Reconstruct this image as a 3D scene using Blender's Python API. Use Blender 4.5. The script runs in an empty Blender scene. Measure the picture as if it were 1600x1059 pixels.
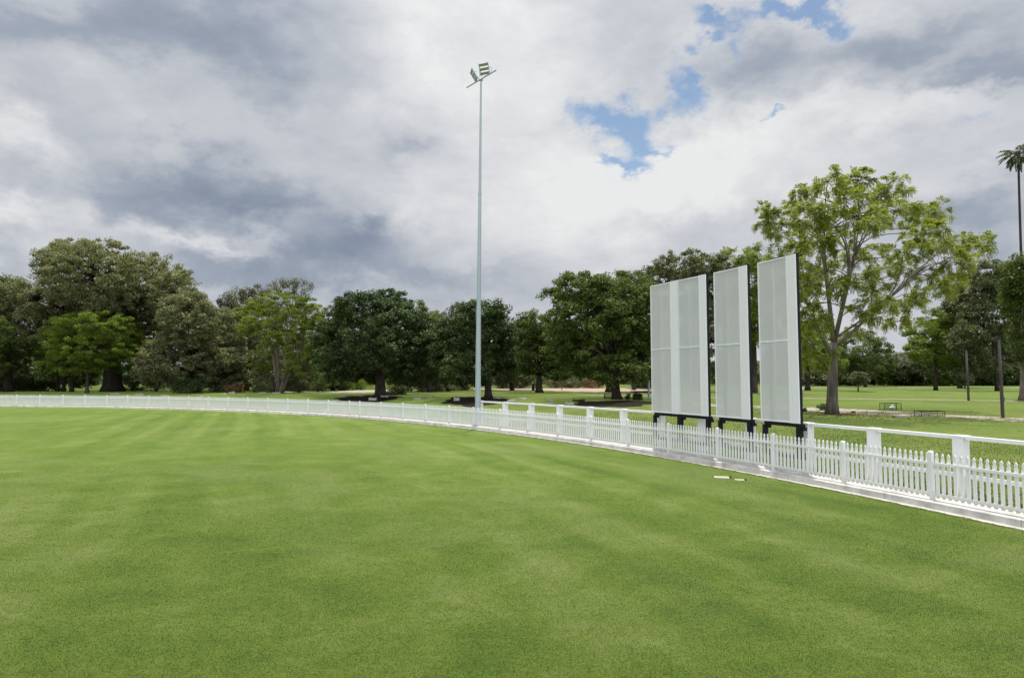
import bpy, math, random
import numpy as np
from mathutils import Vector, Matrix

random.seed(7)
RNG = np.random.default_rng(11)
scene = bpy.context.scene
COL = scene.collection
R_ = math.radians

# ------------------------------------------------------------------ camera
F = 1000.0                       # focal length in photo pixels (1600 wide)
PIT = math.atan(62.5 / F)
CAMZ = 2.82                      # the oval lies at z = 0, the park at PZ
PZ = 0.15
cp, sp = math.cos(PIT), math.sin(PIT)


def ray(px, py):
    u = (px - 800) / F
    v = (529.5 - py) / F
    return Vector((u, cp - v * sp, sp + v * cp))


def at(px, py, Y):
    d = ray(px, py)
    return Vector((d.x * Y / d.y, Y, CAMZ + d.z * Y / d.y))


CX, CY, RAD = -63.0, -9.0, 76.0      # fence circle (boundary of the oval)


def sstep(a, b, x):
    t = max(0.0, min(1.0, (x - a) / (b - a)))
    return t * t * (3 - 2 * t)


def hz(x, y):
    """park level: a low rise behind the fence on the left and middle, level lawn to the right"""
    r = math.hypot(x - CX, y - CY) - RAD
    q = x / y if y > 5 else (1.0 if x > 0 else -1.0)
    return PZ + 0.85 * (1 - sstep(0.20, 0.42, q)) * sstep(1.2, 20.0, r)


def gnd(px, py, z=None, off=0.0):
    d = ray(px, py)
    zz = PZ if z is None else z
    for _ in range(40 if z is None else 1):
        t = (zz + off - CAMZ) / d.z
        p = Vector((d.x * t, d.y * t, zz + off))
        if z is None:
            zz = 0.5 * zz + 0.5 * hz(p.x, p.y)
    if z is None:
        p.z = hz(p.x, p.y) + off
    return p


def kscale(px, Y):
    """distance factor: how much closer the rise brings a ground point given for a level park"""
    x = (px - 800) / F * Y
    return (CAMZ - hz(x * 0.7, Y * 0.7)) / (CAMZ - PZ)


cam_d = bpy.data.cameras.new('camera')
cam = bpy.data.objects.new('camera', cam_d)
COL.objects.link(cam)
cam.location = (0, 0, CAMZ)
cam.rotation_euler = (math.pi / 2 + PIT, 0, 0)
cam_d.sensor_width = 36.0
cam_d.lens = 36.0 * F / 1600.0
cam_d.clip_start = 0.1
cam_d.clip_end = 8000
scene.camera = cam



def arc(th, r, z=0.0):
    return Vector((CX + r * math.cos(th), CY + r * math.sin(th), z))


def th_of_px(px, r):
    k = (px - 800) / F
    # point on circle with X = k * Y * (depth factor ~1): ray from the camera on the ground plane
    # depth along the optical axis ~ Y*cp + (z)*sp, close enough with the horizon row
    k = (px - 800) / F / cp * (1.0)
    # |(kY - CX, Y - CY)| = r
    a = k * k + 1
    b = -2 * (k * CX + CY)
    c = CX * CX + CY * CY - r * r
    Y = (-b + math.sqrt(b * b - 4 * a * c)) / (2 * a)
    return math.atan2(Y - CY, k * Y - CX)


# ------------------------------------------------------------------ mesh helpers
class MB:
    def __init__(self):
        self.v = []
        self.f = []

    def add(self, vs, fs):
        o = len(self.v)
        self.v += [tuple(p) for p in vs]
        self.f += [tuple(i + o for i in f) for f in fs]

    def box(self, c, s, rz=0.0, M=None):
        hx, hy, hz = s[0] / 2, s[1] / 2, s[2] / 2
        ps = [Vector((x, y, z)) for z in (-hz, hz) for x, y in ((-hx, -hy), (hx, -hy), (hx, hy), (-hx, hy))]
        if M is None:
            M = Matrix.Rotation(rz, 3, 'Z')
        c = Vector(c)
        self.add([M @ p + c for p in ps], [(3, 2, 1, 0), (4, 5, 6, 7), (0, 1, 5, 4), (1, 2, 6, 5), (2, 3, 7, 6), (3, 0, 4, 7)])

    def poly(self, pts, origin, ex, ey, ez, depth):
        """outline pts (a,b) in the plane ex/ey, extruded along ez by depth (centred)"""
        n = len(pts)
        o = Vector(origin)
        vs = [o + ex * a + ey * b - ez * depth / 2 for a, b in pts] + [o + ex * a + ey * b + ez * depth / 2 for a, b in pts]
        fs = [tuple(range(n - 1, -1, -1)), tuple(range(n, 2 * n))]
        for i in range(n):
            j = (i + 1) % n
            fs.append((i, j, n + j, n + i))
        self.add(vs, fs)

    def tube(self, pts, rad, n=8, caps=True):
        pts = [Vector(p) for p in pts]
        vs, fs = [], []
        prev = None
        for i, p in enumerate(pts):
            d = (pts[min(i + 1, len(pts) - 1)] - pts[max(i - 1, 0)]).normalized()
            if prev is None:
                a = Vector((1, 0, 0)) if abs(d.x) < 0.8 else Vector((0, 1, 0))
                prev = (a - d * a.dot(d)).normalized()
            else:
                q = prev - d * prev.dot(d)
                prev = q.normalized() if q.length > 1e-6 else prev
            b = d.cross(prev)
            r = rad[i] if hasattr(rad, '__len__') else rad
            for k in range(n):
                t = 2 * math.pi * k / n
                vs.append(p + prev * (math.cos(t) * r) + b * (math.sin(t) * r))
        for i in range(len(pts) - 1):
            for k in range(n):
                k2 = (k + 1) % n
                fs.append((i * n + k, i * n + k2, (i + 1) * n + k2, (i + 1) * n + k))
        if caps:
            fs.append(tuple(range(n - 1, -1, -1)))
            m = (len(pts) - 1) * n
            fs.append(tuple(m + k for k in range(n)))
        self.add(vs, fs)

    def build(self, name, mat, parent=None, smooth=False, bevel=0.0):
        me = bpy.data.meshes.new(name)
        me.from_pydata([tuple(p) for p in self.v], [], self.f)
        me.validate()
        if smooth:
            me.polygons.foreach_set('use_smooth', [True] * len(me.polygons))
        me.materials.append(mat)
        o = bpy.data.objects.new(name, me)
        COL.objects.link(o)
        if parent is not None:
            o.parent = parent
        if bevel:
            m = o.modifiers.new('edge', 'BEVEL')
            m.width = bevel
            m.segments = 2
            m.limit_method = 'ANGLE'
        return o


def fast_quads(name, V, mat, parent=None, attr=None, smooth=False):
    """V: (N,4,3) quads -> one mesh object; attr: (N,) float face attribute 'tint'"""
    n = len(V)
    me = bpy.data.meshes.new(name)
    me.vertices.add(n * 4)
    me.vertices.foreach_set('co', V.reshape(-1).astype(np.float32))
    me.loops.add(n * 4)
    me.loops.foreach_set('vertex_index', np.arange(n * 4, dtype=np.int32))
    me.polygons.add(n)
    me.polygons.foreach_set('loop_start', np.arange(0, n * 4, 4, dtype=np.int32))
    me.update(calc_edges=True)
    if attr is not None:
        a = me.attributes.new('tint', 'FLOAT', 'FACE')
        a.data.foreach_set('value', attr.astype(np.float32))
    me.materials.append(mat)
    o = bpy.data.objects.new(name, me)
    COL.objects.link(o)
    if parent is not None:
        o.parent = parent
    return o


def tag(o, label, cat, group=None, kind=None):
    o['label'] = label
    o['category'] = cat
    if group:
        o['group'] = group
    if kind:
        o['kind'] = kind
    return o


def structure(o):
    o['kind'] = 'structure'
    return o


def empty(name, loc, rz=0.0):
    o = bpy.data.objects.new(name, None)
    COL.objects.link(o)
    o.location = loc
    o.rotation_euler = (0, 0, rz)
    o.empty_display_size = 0.3
    return o


# ------------------------------------------------------------------ materials
class NT:
    """tiny node builder"""

    def __init__(self, tree):
        self.t = tree
        self.n = tree.nodes
        self.l = tree.links

    def node(self, typ, **kw):
        x = self.n.new(typ)
        for k, v in kw.items():
            setattr(x, k, v)
        return x

    def link(self, a, b):
        self.l.new(a, b)

    def setin(self, node, idx, val):
        if isinstance(val, bpy.types.NodeSocket):
            self.l.new(val, node.inputs[idx])
        elif val is not None:
            node.inputs[idx].default_value = val

    def math(self, op, a, b=None, c=None, clamp=False):
        x = self.node('ShaderNodeMath', operation=op, use_clamp=clamp)
        for i, v in enumerate((a, b, c)):
            self.setin(x, i, v)
        return x.outputs[0]

    def vmath(self, op, a, b=None, c=None):
        x = self.node('ShaderNodeVectorMath', operation=op)
        for i, v in enumerate((a, b, c)):
            self.setin(x, i, v)
        return x.outputs[1] if op in ('DOT_PRODUCT', 'LENGTH', 'DISTANCE') else x.outputs[0]

    def noise(self, vec, scale, detail=4, rough=0.55, dist=0.0):
        x = self.node('ShaderNodeTexNoise')
        self.setin(x, 'Vector', vec)
        x.inputs['Scale'].default_value = scale
        x.inputs['Detail'].default_value = detail
        x.inputs['Roughness'].default_value = rough
        x.inputs['Distortion'].default_value = dist
        return x.outputs['Fac'], x.outputs['Color']

    def mapr(self, v, a, b, c=0.0, d=1.0, smooth=False):
        x = self.node('ShaderNodeMapRange')
        if smooth:
            x.interpolation_type = 'SMOOTHSTEP'
        self.setin(x, 0, v)
        for i, q in enumerate((a, b, c, d)):
            x.inputs[i + 1].default_value = q
        return x.outputs[0]

    def mix(self, fac, a, b, blend='MIX'):
        x = self.node('ShaderNodeMix', data_type='RGBA', blend_type=blend)
        self.setin(x, 0, fac)
        for i, v in ((6, a), (7, b)):
            if isinstance(v, bpy.types.NodeSocket):
                self.l.new(v, x.inputs[i])
            else:
                x.inputs[i].default_value = tuple(v) + ((1,) if len(v) == 3 else ())
        return x.outputs[2]

    def ramp(self, fac, stops):
        x = self.node('ShaderNodeValToRGB')
        e = x.color_ramp.elements
        while len(e) < len(stops):
            e.new(0.5)
        for i, (p, c) in enumerate(stops):
            e[i].position = p
            e[i].color = tuple(c) + (1,)
        self.setin(x, 0, fac)
        return x.outputs[0]


def mat_new(name):
    m = bpy.data.materials.new(name)
    m.use_nodes = True
    nt = NT(m.node_tree)
    bsdf = m.node_tree.nodes['Principled BSDF']
    return m, nt, bsdf


def mat_plain(name, col, rough=0.6, metal=0.0, var=0.12, scale=3.0, bump=0.0, bscale=30.0, spec=0.5, sx=(1, 1, 1)):
    m, nt, b = mat_new(name)
    tc = nt.node('ShaderNodeTexCoord')
    vec = nt.vmath('MULTIPLY', tc.outputs['Object'], sx)
    f, _ = nt.noise(vec, scale, 5, 0.6)
    lo = [c * (1 - var) for c in col]
    hi = [min(1, c * (1 + var)) for c in col]
    c = nt.ramp(f, [(0.3, lo), (0.7, hi)])
    nt.link(c, b.inputs['Base Color'])
    b.inputs['Roughness'].default_value = rough
    b.inputs['Metallic'].default_value = metal
    b.inputs['Specular IOR Level'].default_value = spec
    if bump:
        f2, _ = nt.noise(vec, bscale, 4, 0.6)
        bp = nt.node('ShaderNodeBump')
        bp.inputs['Strength'].default_value = bump
        bp.inputs['Distance'].default_value = 0.02
        nt.link(f2, bp.inputs['Height'])
        nt.link(bp.outputs[0], b.inputs['Normal'])
    return m


def mat_leaf(name, dark, mid, light, trans=0.35, tcol=None, clump=0.35, gloss=0.25, rough=0.5):
    m, nt, b = mat_new(name)
    at_ = nt.node('ShaderNodeAttribute', attribute_name='tint')
    tc = nt.node('ShaderNodeTexCoord')
    f, _ = nt.noise(tc.outputs['Object'], clump, 3, 0.6)
    k = nt.math('ADD', nt.math('MULTIPLY', at_.outputs['Fac'], 0.55), nt.math('MULTIPLY', f, 0.55))
    c = nt.ramp(k, [(0.18, dark), (0.52, mid), (0.9, light)])
    nt.link(c, b.inputs['Base Color'])
    b.inputs['Roughness'].default_value = rough
    b.inputs['Specular IOR Level'].default_value = gloss
    tr = nt.node('ShaderNodeBsdfTranslucent')
    tm = nt.mix(1.0, c, tcol or (1.0, 1.05, 0.45), 'MULTIPLY')
    nt.link(tm, tr.inputs['Color'])
    mx = nt.node('ShaderNodeMixShader')
    mx.inputs[0].default_value = trans
    nt.link(b.outputs[0], mx.inputs[1])
    nt.link(tr.outputs[0], mx.inputs[2])
    nt.link(mx.outputs[0], m.node_tree.nodes['Material Output'].inputs['Surface'])
    return m


def mat_turf(name, base, pale, dark, dry, mow=None, fine=90.0, amp=1.0, sheen=0.6, blade=False):
    m, nt, b = mat_new(name)
    tc = nt.node('ShaderNodeTexCoord')
    P = tc.outputs['Object']
    big, _ = nt.noise(nt.vmath('MULTIPLY', P, (1.0, 0.6, 1.0)), 0.13, 5, 0.6, 0.6)
    mid, _ = nt.noise(nt.vmath('MULTIPLY', P, (0.8, 1.0, 1.0)), 0.8, 7, 0.7, 0.5)
    fin, _ = nt.noise(P, 7.0, 6, 0.75)
    tiny, _ = nt.noise(P, fine, 3, 0.8)

    def cen(x, k):
        return nt.math('MULTIPLY', nt.math('SUBTRACT', x, 0.5), k)
    s = nt.math('ADD', cen(big, 1.5 * amp), cen(mid, 1.5 * amp))
    s = nt.math('ADD', s, cen(fin, 0.7))
    s = nt.math('ADD', s, cen(tiny, 0.5))
    if mow:
        ang, per, k = mow
        ca, sa = math.cos(ang), math.sin(ang)
        t = nt.vmath('DOT_PRODUCT', P, (ca, -sa, 0))
        wob, _ = nt.noise(P, 0.12, 2, 0.5)
        t = nt.math('ADD', t, nt.math('MULTIPLY', wob, 2.0))
        w = nt.math('SINE', nt.math('MULTIPLY', t, 2 * math.pi / per))
        w2 = nt.math('SINE', nt.math('MULTIPLY', t, 2 * math.pi / (per * 0.37)))
        gate, _ = nt.noise(P, 0.07, 3, 0.5)
        gate = nt.mapr(gate, 0.42, 0.66)
        ws = nt.math('ADD', w, nt.math('MULTIPLY', w2, 0.5))
        s = nt.math('ADD', s, nt.math('MULTIPLY', nt.math('MULTIPLY', ws, gate), k))
    s = nt.math('ADD', s, 0.5)
    c = nt.ramp(s, [(0.10, dark), (0.5, base), (0.92, pale)])
    dr, _ = nt.noise(nt.vmath('MULTIPLY', nt.vmath('ADD', P, (31, 17, 0)), (1.0, 0.7, 1.0)), 0.22, 6, 0.65, 0.8)
    c = nt.mix(nt.mapr(dr, 0.48, 0.72, 0.0, 0.75, True), c, dry)
    if blade:
        ta = nt.node('ShaderNodeAttribute', attribute_name='tint')
        k = nt.mapr(ta.outputs['Fac'], 0, 1, 0.80, 0.97)
        c = nt.vmath('SCALE', c, None)
        nt.link(k, c.node.inputs['Scale'])
        nt.link(c, b.inputs['Base Color'])
        b.inputs['Roughness'].default_value = 0.6
        b.inputs['Specular IOR Level'].default_value = 0.15
        tr = nt.node('ShaderNodeBsdfTranslucent')
        nt.link(c, tr.inputs['Color'])
        mx = nt.node('ShaderNodeMixShader')
        mx.inputs[0].default_value = 0.4
        nt.link(b.outputs[0], mx.inputs[1])
        nt.link(tr.outputs[0], mx.inputs[2])
        nt.link(mx.outputs[0], m.node_tree.nodes['Material Output'].inputs['Surface'])
        return m
    nt.link(c, b.inputs['Base Color'])
    b.inputs['Roughness'].default_value = 0.95
    b.inputs['Specular IOR Level'].default_value = 0.08
    b.inputs['Sheen Weight'].default_value = sheen
    b.inputs['Sheen Roughness'].default_value = 0.35
    b.inputs['Sheen Tint'].default_value = (0.62, 0.85, 0.20, 1)
    bp = nt.node('ShaderNodeBump')
    bp.inputs['Strength'].default_value = 0.6
    bp.inputs['Distance'].default_value = 0.03
    h = nt.math('ADD', nt.math('MULTIPLY', tiny, 0.8), fin)
    nt.link(h, bp.inputs['Height'])
    nt.link(bp.outputs[0], b.inputs['Normal'])
    return m


M = {}
TURF = dict(base=(0.079, 0.113, 0.016), pale=(0.140, 0.166, 0.054), dark=(0.036, 0.068, 0.008), dry=(0.112, 0.132, 0.046))
PARK = dict(base=(0.074, 0.100, 0.019), pale=(0.145, 0.150, 0.048), dark=(0.034, 0.054, 0.009), dry=(0.14, 0.13, 0.06))
M['turf'] = mat_turf('oval_turf', mow=(R_(-22), 2.3, 0.26), **TURF)
M['park'] = mat_turf('park_grass', fine=40.0, amp=0.9, **PARK)
M['turf_blade'] = mat_turf('turf_blades', mow=(R_(-22), 2.3, 0.26), blade=True, **TURF)
M['park_blade'] = mat_turf('park_blades', fine=40.0, amp=0.9, blade=True, **PARK)


def mat_white():
    """white fence paint with faint weathering and grass grime near the foot"""
    m, nt, b = mat_new('white_paint')
    tc = nt.node('ShaderNodeTexCoord')
    P = tc.outputs['Object']
    f, _ = nt.noise(nt.vmath('MULTIPLY', P, (1, 1, 0.4)), 2.5, 5, 0.6)
    c = nt.ramp(f, [(0.3, (0.80, 0.80, 0.80)), (0.7, (0.85, 0.85, 0.85))])
    g, _ = nt.noise(P, 9.0, 5, 0.7)
    sp = nt.node('ShaderNodeSeparateXYZ')
    nt.link(P, sp.inputs[0])
    low = nt.mapr(nt.math('ADD', sp.outputs[2], nt.math('MULTIPLY', g, -0.35)), -0.12, 0.10, 0.55, 0.0, True)
    st = nt.mapr(g, 0.62, 0.80, 0.0, 0.18, True)
    c = nt.mix(nt.math('MAXIMUM', low, st), c, (0.56, 0.56, 0.47))
    nt.link(c, b.inputs['Base Color'])
    b.inputs['Roughness'].default_value = 0.55
    return m


M['white'] = mat_white()
M['screen_white'] = mat_plain('screen_white', (0.83, 0.82, 0.86), 0.4, var=0.025, scale=1.0)
M['black'] = mat_plain('black_steel', (0.006, 0.007, 0.009), 0.6, var=0.2, scale=4, spec=0.25)
M['galv'] = mat_plain('galvanised_steel', (0.42, 0.48, 0.52), 0.5, 0.35, var=0.1, scale=1.2, sx=(1, 1, 0.15))
M['concrete'] = mat_plain('kerb_concrete', (0.52, 0.50, 0.475), 0.9, var=0.28, scale=2.5, bump=0.25, bscale=60)
M['edge'] = mat_plain('pale_edge', (0.44, 0.43, 0.36), 0.9, var=0.22, scale=3, bump=0.2, bscale=70)
M['path'] = mat_plain('gravel_path', (0.33, 0.30, 0.225), 0.95, var=0.2, scale=1.2, bump=0.3)
M['redpath'] = mat_plain('red_soil', (0.36, 0.26, 0.20), 0.95, var=0.25, scale=0.5, bump=0.3)
M['mulch'] = mat_plain('mulch', (0.020, 0.014, 0.011), 1.0, var=0.5, scale=8, bump=0.8, bscale=25, spec=0.1)  # darkened so the beds under the big trees also carry crown shade
M['stone'] = mat_plain('sandstone', (0.40, 0.37, 0.29), 0.9, var=0.25, scale=3, bump=0.5, bscale=14)
M['stone_pale'] = mat_plain('pale_stone', (0.42, 0.41, 0.35), 0.9, var=0.2, scale=3, bump=0.4, bscale=14)
M['bark'] = mat_plain('grey_bark', (0.115, 0.098, 0.078), 0.95, var=0.45, scale=2.2, bump=0.9, bscale=9, sx=(1, 1, 0.35), spec=0.1)
M['bark_dark'] = mat_plain('dark_bark', (0.055, 0.045, 0.036), 0.95, var=0.4, scale=3, bump=0.8, bscale=9, sx=(1, 1, 0.35), spec=0.1)
M['bark_pale'] = mat_plain('pale_bark', (0.19, 0.165, 0.13), 0.95, var=0.4, scale=2.5, bump=0.6, bscale=9, sx=(1, 1, 0.4), spec=0.1)
M['worn'] = mat_plain('worn_track', (0.20, 0.19, 0.10), 0.95, var=0.3, scale=1.0, bump=0.3)
M['bark_jac'] = mat_plain('jacaranda_bark', (0.135, 0.118, 0.095), 0.95, var=0.55, scale=2.2, bump=1.0, bscale=7, sx=(1, 1, 0.3), spec=0.1)
M['wood'] = mat_plain('weathered_wood', (0.085, 0.075, 0.066), 0.9, var=0.4, scale=4, bump=0.5, bscale=20, sx=(1, 1, 0.12))
M['led'] = mat_plain('floodlight_lens', (0.25, 0.26, 0.20), 0.2, var=0.15, scale=14)
M['wall'] = mat_plain('pale_render', (0.62, 0.62, 0.60), 0.8, var=0.1, scale=0.4)
M['roof'] = mat_plain('roof_tin', (0.25, 0.25, 0.26), 0.6, var=0.1, scale=0.4)
M['glass'] = mat_plain('window_glass', (0.03, 0.035, 0.04), 0.15, var=0.1)
M['hill'] = mat_plain('hill_scrub', (0.055, 0.075, 0.06), 1.0, var=0.4, scale=0.02, spec=0.0)
M['bin'] = mat_plain('bin_plastic', (0.013, 0.015, 0.014), 0.55, var=0.3)
M['skin'] = mat_plain('skin', (0.42, 0.26, 0.19), 0.6, var=0.05)
M['shirt'] = mat_plain('white_shirt', (0.75, 0.75, 0.74), 0.9, var=0.05)
M['trousers'] = mat_plain('tan_trousers', (0.40, 0.35, 0.28), 0.9, var=0.08)
M['shoes'] = mat_plain('dark_shoes', (0.03, 0.03, 0.03), 0.6, var=0.1)

L = {}
L['fig'] = mat_leaf('fig_leaves', (0.105, 0.118, 0.056), (0.205, 0.215, 0.108), (0.32, 0.32, 0.185), 0.38, gloss=0.3, rough=0.5)
L['olive'] = mat_leaf('olive_leaves', (0.060, 0.078, 0.030), (0.120, 0.140, 0.055), (0.23, 0.235, 0.125), 0.32, gloss=0.4)
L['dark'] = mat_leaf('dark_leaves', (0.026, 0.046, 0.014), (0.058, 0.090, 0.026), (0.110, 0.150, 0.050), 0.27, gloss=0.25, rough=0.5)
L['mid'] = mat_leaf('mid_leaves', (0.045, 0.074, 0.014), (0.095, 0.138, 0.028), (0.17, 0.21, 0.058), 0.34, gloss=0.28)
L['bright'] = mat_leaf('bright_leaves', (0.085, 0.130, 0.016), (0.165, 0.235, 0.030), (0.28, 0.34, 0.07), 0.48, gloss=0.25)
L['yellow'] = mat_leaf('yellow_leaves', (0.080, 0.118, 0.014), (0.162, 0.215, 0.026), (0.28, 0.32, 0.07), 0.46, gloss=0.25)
L['jac'] = mat_leaf('jacaranda_leaves', (0.120, 0.150, 0.020), (0.235, 0.275, 0.045), (0.40, 0.43, 0.13), 0.48, gloss=0.25)
L['grey'] = mat_leaf('grey_leaves', (0.075, 0.080, 0.052), (0.150, 0.152, 0.100), (0.25, 0.245, 0.17), 0.3, gloss=0.3)
L['red'] = mat_leaf('rusty_leaves', (0.10, 0.065, 0.03), (0.20, 0.125, 0.06), (0.28, 0.20, 0.10), 0.3, tcol=(1, 0.8, 0.5))
L['pale'] = mat_leaf('pale_shrub_leaves', (0.10, 0.105, 0.05), (0.19, 0.19, 0.10), (0.30, 0.28, 0.17), 0.3)
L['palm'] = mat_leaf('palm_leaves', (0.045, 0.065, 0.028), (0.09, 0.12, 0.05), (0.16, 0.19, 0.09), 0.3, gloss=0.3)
L['blade'] = mat_leaf('grass_blades', (0.06, 0.090, 0.012), (0.12, 0.155, 0.026), (0.22, 0.22, 0.07), 0.4, clump=1.2, gloss=0.1)


def mat_mesh():
    """perforated white screen sheet: part of the light passes straight through the holes"""
    m, nt, b = mat_new('perforated_screen')
    tc = nt.node('ShaderNodeTexCoord')
    f, _ = nt.noise(tc.outputs['Object'], 1.2, 5, 0.6)
    c = nt.ramp(f, [(0.3, (0.69, 0.69, 0.71)), (0.7, (0.74, 0.74, 0.76))])
    nt.link(c, b.inputs['Base Color'])
    b.inputs['Roughness'].default_value = 0.6
    tr = nt.node('ShaderNodeBsdfTransparent')
    tl = nt.node('ShaderNodeBsdfTranslucent')
    tl.inputs['Color'].default_value = (0.7, 0.72, 0.7, 1)
    m1 = nt.node('ShaderNodeMixShader')
    m1.inputs[0].default_value = 0.12
    nt.link(b.outputs[0], m1.inputs[1])
    nt.link(tl.outputs[0], m1.inputs[2])
    m2 = nt.node('ShaderNodeMixShader')
    m2.inputs[0].default_value = 0.36
    nt.link(m1.outputs[0], m2.inputs[1])
    nt.link(tr.outputs[0], m2.inputs[2])
    nt.link(m2.outputs[0], m.node_tree.nodes['Material Output'].inputs['Surface'])
    return m


M['mesh'] = mat_mesh()

# ------------------------------------------------------------------ ground
N = 360


def ring(name, r0, r1, z0, z1, mat, a0=0.0, a1=2 * math.pi, n=N, th=True):
    mb = MB()
    vs, fs = [], []
    for i in range(n + 1):
        t = a0 + (a1 - a0) * i / n
        vs.append(arc(t, r0, z0))
        vs.append(arc(t, r1, z1))
    for i in range(n):
        fs.append((2 * i, 2 * i + 1, 2 * i + 3, 2 * i + 2))
    mb.add(vs, fs)
    return mb.build(name, mat)


# turf of the oval: one disc, finely divided in rings
mb = MB()
radii = [0.0, 20, 40, 55, 65, 71, 74, RAD - 0.30]
vs = [Vector((CX, CY, 0))]
for r in radii[1:]:
    for i in range(N):
        vs.append(arc(2 * math.pi * i / N, r, 0))
fs = [(0, 1 + i, 1 + (i + 1) % N) for i in range(N)]
for k in range(len(radii) - 2):
    for i in range(N):
        a = 1 + k * N + i
        b_ = 1 + k * N + (i + 1) % N
        fs.append((a, a + N, b_ + N, b_))
mb.add(vs, fs)
structure(mb.build('oval_turf', M['turf']))

# park ground outside, gently uneven
mb = MB()
rr = [RAD + q for q in (0.42, 1.2, 2, 3, 4.5, 6, 8, 10, 12, 14, 16, 18, 20, 23, 27, 35, 48, 65, 100, 160, 300, 700)] + [4500]
NG = 720
vs, fs = [], []
for r in rr:
    for i in range(NG):
        p = arc(2 * math.pi * i / NG, r, 0)
        p.z = hz(p.x, p.y) - (0.006 if r < RAD + 1 else 0)
        vs.append(p)
N_ = N
N = NG
for k in range(len(rr) - 1):
    for i in range(N):
        j = (i + 1) % N
        fs.append((k * N + i, (k + 1) * N + i, (k + 1) * N + j, k * N + j))
mb.add(vs, fs)
N = N_
structure(mb.build('park_ground', M['park'], smooth=True))

# concrete kerb in cast lengths with open joints, and the pale edging strip at its foot
A0, A1 = R_(-25), R_(100)
mb = MB()
seg = 3.05 / RAD
t = A0
while t < A1:
    a, b = t + 0.006 / RAD, t + seg - 0.006 / RAD
    vs, fs = [], []
    jz = random.uniform(-0.004, 0.004)
    prof = [(-0.235, -0.02), (-0.225, 0.135 + jz), (-0.205, 0.15 + jz), (0.43, 0.152 + jz), (0.43, -0.02)]
    m = 7
    for i in range(m):
        tt = a + (b - a) * i / (m - 1)
        for dr, z in prof:
            vs.append(arc(tt, RAD + dr, z))
    k = len(prof)
    for i in range(m - 1):
        for j in range(k):
            j2 = (j + 1) % k
            fs.append((i * k + j, (i + 1) * k + j, (i + 1) * k + j2, i * k + j2))
    fs.append(tuple(range(k)))
    fs.append(tuple((m - 1) * k + j for j in range(k - 1, -1, -1)))
    mb.add(vs, fs)
    t += seg
structure(mb.build('kerb', M['concrete']))
structure(ring('kerb_edging', RAD - 0.47, RAD - 0.19, 0.005, 0.005, M['edge'], A0, A1, 300))
# bare earth line behind the kerb
structure(ring('bare_earth_strip', RAD + 0.42, RAD + 0.66, PZ + 0.001, PZ + 0.005, M['path'], A0, A1, 300))


def strip(name, pts, mat, off=0.02):
    """ground strip from a list of (px, py_top, py_bottom) seen in the photo, laid on the ground"""
    mb = MB()
    P0 = [gnd(x, b_, None, off) for x, a, b_ in pts]
    P1 = [gnd(x, a, None, off) for x, a, b_ in pts]
    # resample with ragged edges
    vs, fs = [], []
    Q = []
    for i in range(len(pts) - 1):
        for k in range(6):
            u = k / 6
            w = 0.5 + 0.10 * math.sin(i * 5.1 + k * 1.9)
            a, b = P0[i].lerp(P0[i + 1], u), P1[i].lerp(P1[i + 1], u)
            Q.append((a.lerp(b, 0.06 * math.sin(k * 2.3 + i)), b.lerp(a, 0.08 * math.sin(k * 3.7 + i * 2))))
    Q.append((P0[-1], P1[-1]))
    for a, b in Q:
        for p in (a, b):
            p.z = hz(p.x, p.y) + off
        vs += [a, b]
    for i in range(len(Q) - 1):
        fs.append((2 * i, 2 * i + 2, 2 * i + 3, 2 * i + 1))
    mb.add(vs, fs)
    return structure(mb.build(name, mat))


strip('gravel_path', [(1080, 629, 632), (1180, 634, 638), (1250, 636, 640.5), (1310, 638, 645), (1360, 640, 647), (1400, 643, 648), (1450, 646, 650), (1500, 648.5, 652.5), (1550, 651, 656), (1600, 653.5, 658.5), (1700, 660, 667)], M['path'])
strip('narrow_path', [(1100, 619.5, 621), (1250, 621.5, 623), (1400, 622.8, 624.4), (1500, 624.4, 626), (1600, 625.5, 627.3), (1700, 627, 629)], M['worn'])
strip('far_path', [(1240, 604.6, 605.6), (1330, 605, 606), (1480, 605.4, 606.4), (1700, 606, 607)], M['worn'])
strip('red_earth_path', [(740, 606.5, 608), (800, 606.5, 609.5), (860, 606.3, 610.5), (920, 606, 612), (985, 606, 612.5), (1060, 607, 611)], M['redpath'])
strip('pale_path', [(430, 612, 613), (520, 611.5, 612.8), (560, 609, 613.5), (600, 609, 612.5), (680, 608.5, 609.8)], M['path'])
strip('grass_edge_path', [(900, 616, 617), (960, 617, 618.5), (1060, 620, 622)], M['worn'])


def mulch(px, py, rx, ry, name='mulch_shade_bed'):
    c = gnd(px, py)
    a = 0.85 * rx * c.y / F
    b = 0.85 * abs(gnd(px, py - ry).y - gnd(px, py + ry).y) / 2
    mb = MB()
    vs = [Vector((c.x, c.y, c.z + 0.10))]
    fs = []
    n = 40
    for k, (q, z) in enumerate(((0.5, 0.07), (0.85, 0.03), (1.0, 0.003))):
        for i in range(n):
            t = 2 * math.pi * i / n
            w = 1 + 0.12 * math.sin(2 * t + px) + 0.10 * math.sin(5 * t + py) + 0.07 * math.sin(11 * t + px * 2) + random.uniform(-.06, .06)
            x_, y_ = c.x + a * q * w * math.cos(t), c.y + b * q * w * math.sin(t)
            vs.append(Vector((x_, y_, hz(x_, y_) + z + 0.012)))
    for i in range(n):
        j = (i + 1) % n
        fs.append((0, 1 + i, 1 + j))
        for k in range(2):
            fs.append((1 + k * n + i, 1 + (k + 1) * n + i, 1 + (k + 1) * n + j, 1 + k * n + j))
    mb.add(vs, fs)
    return structure(mb.build(name, M['mulch'], smooth=True))


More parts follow.
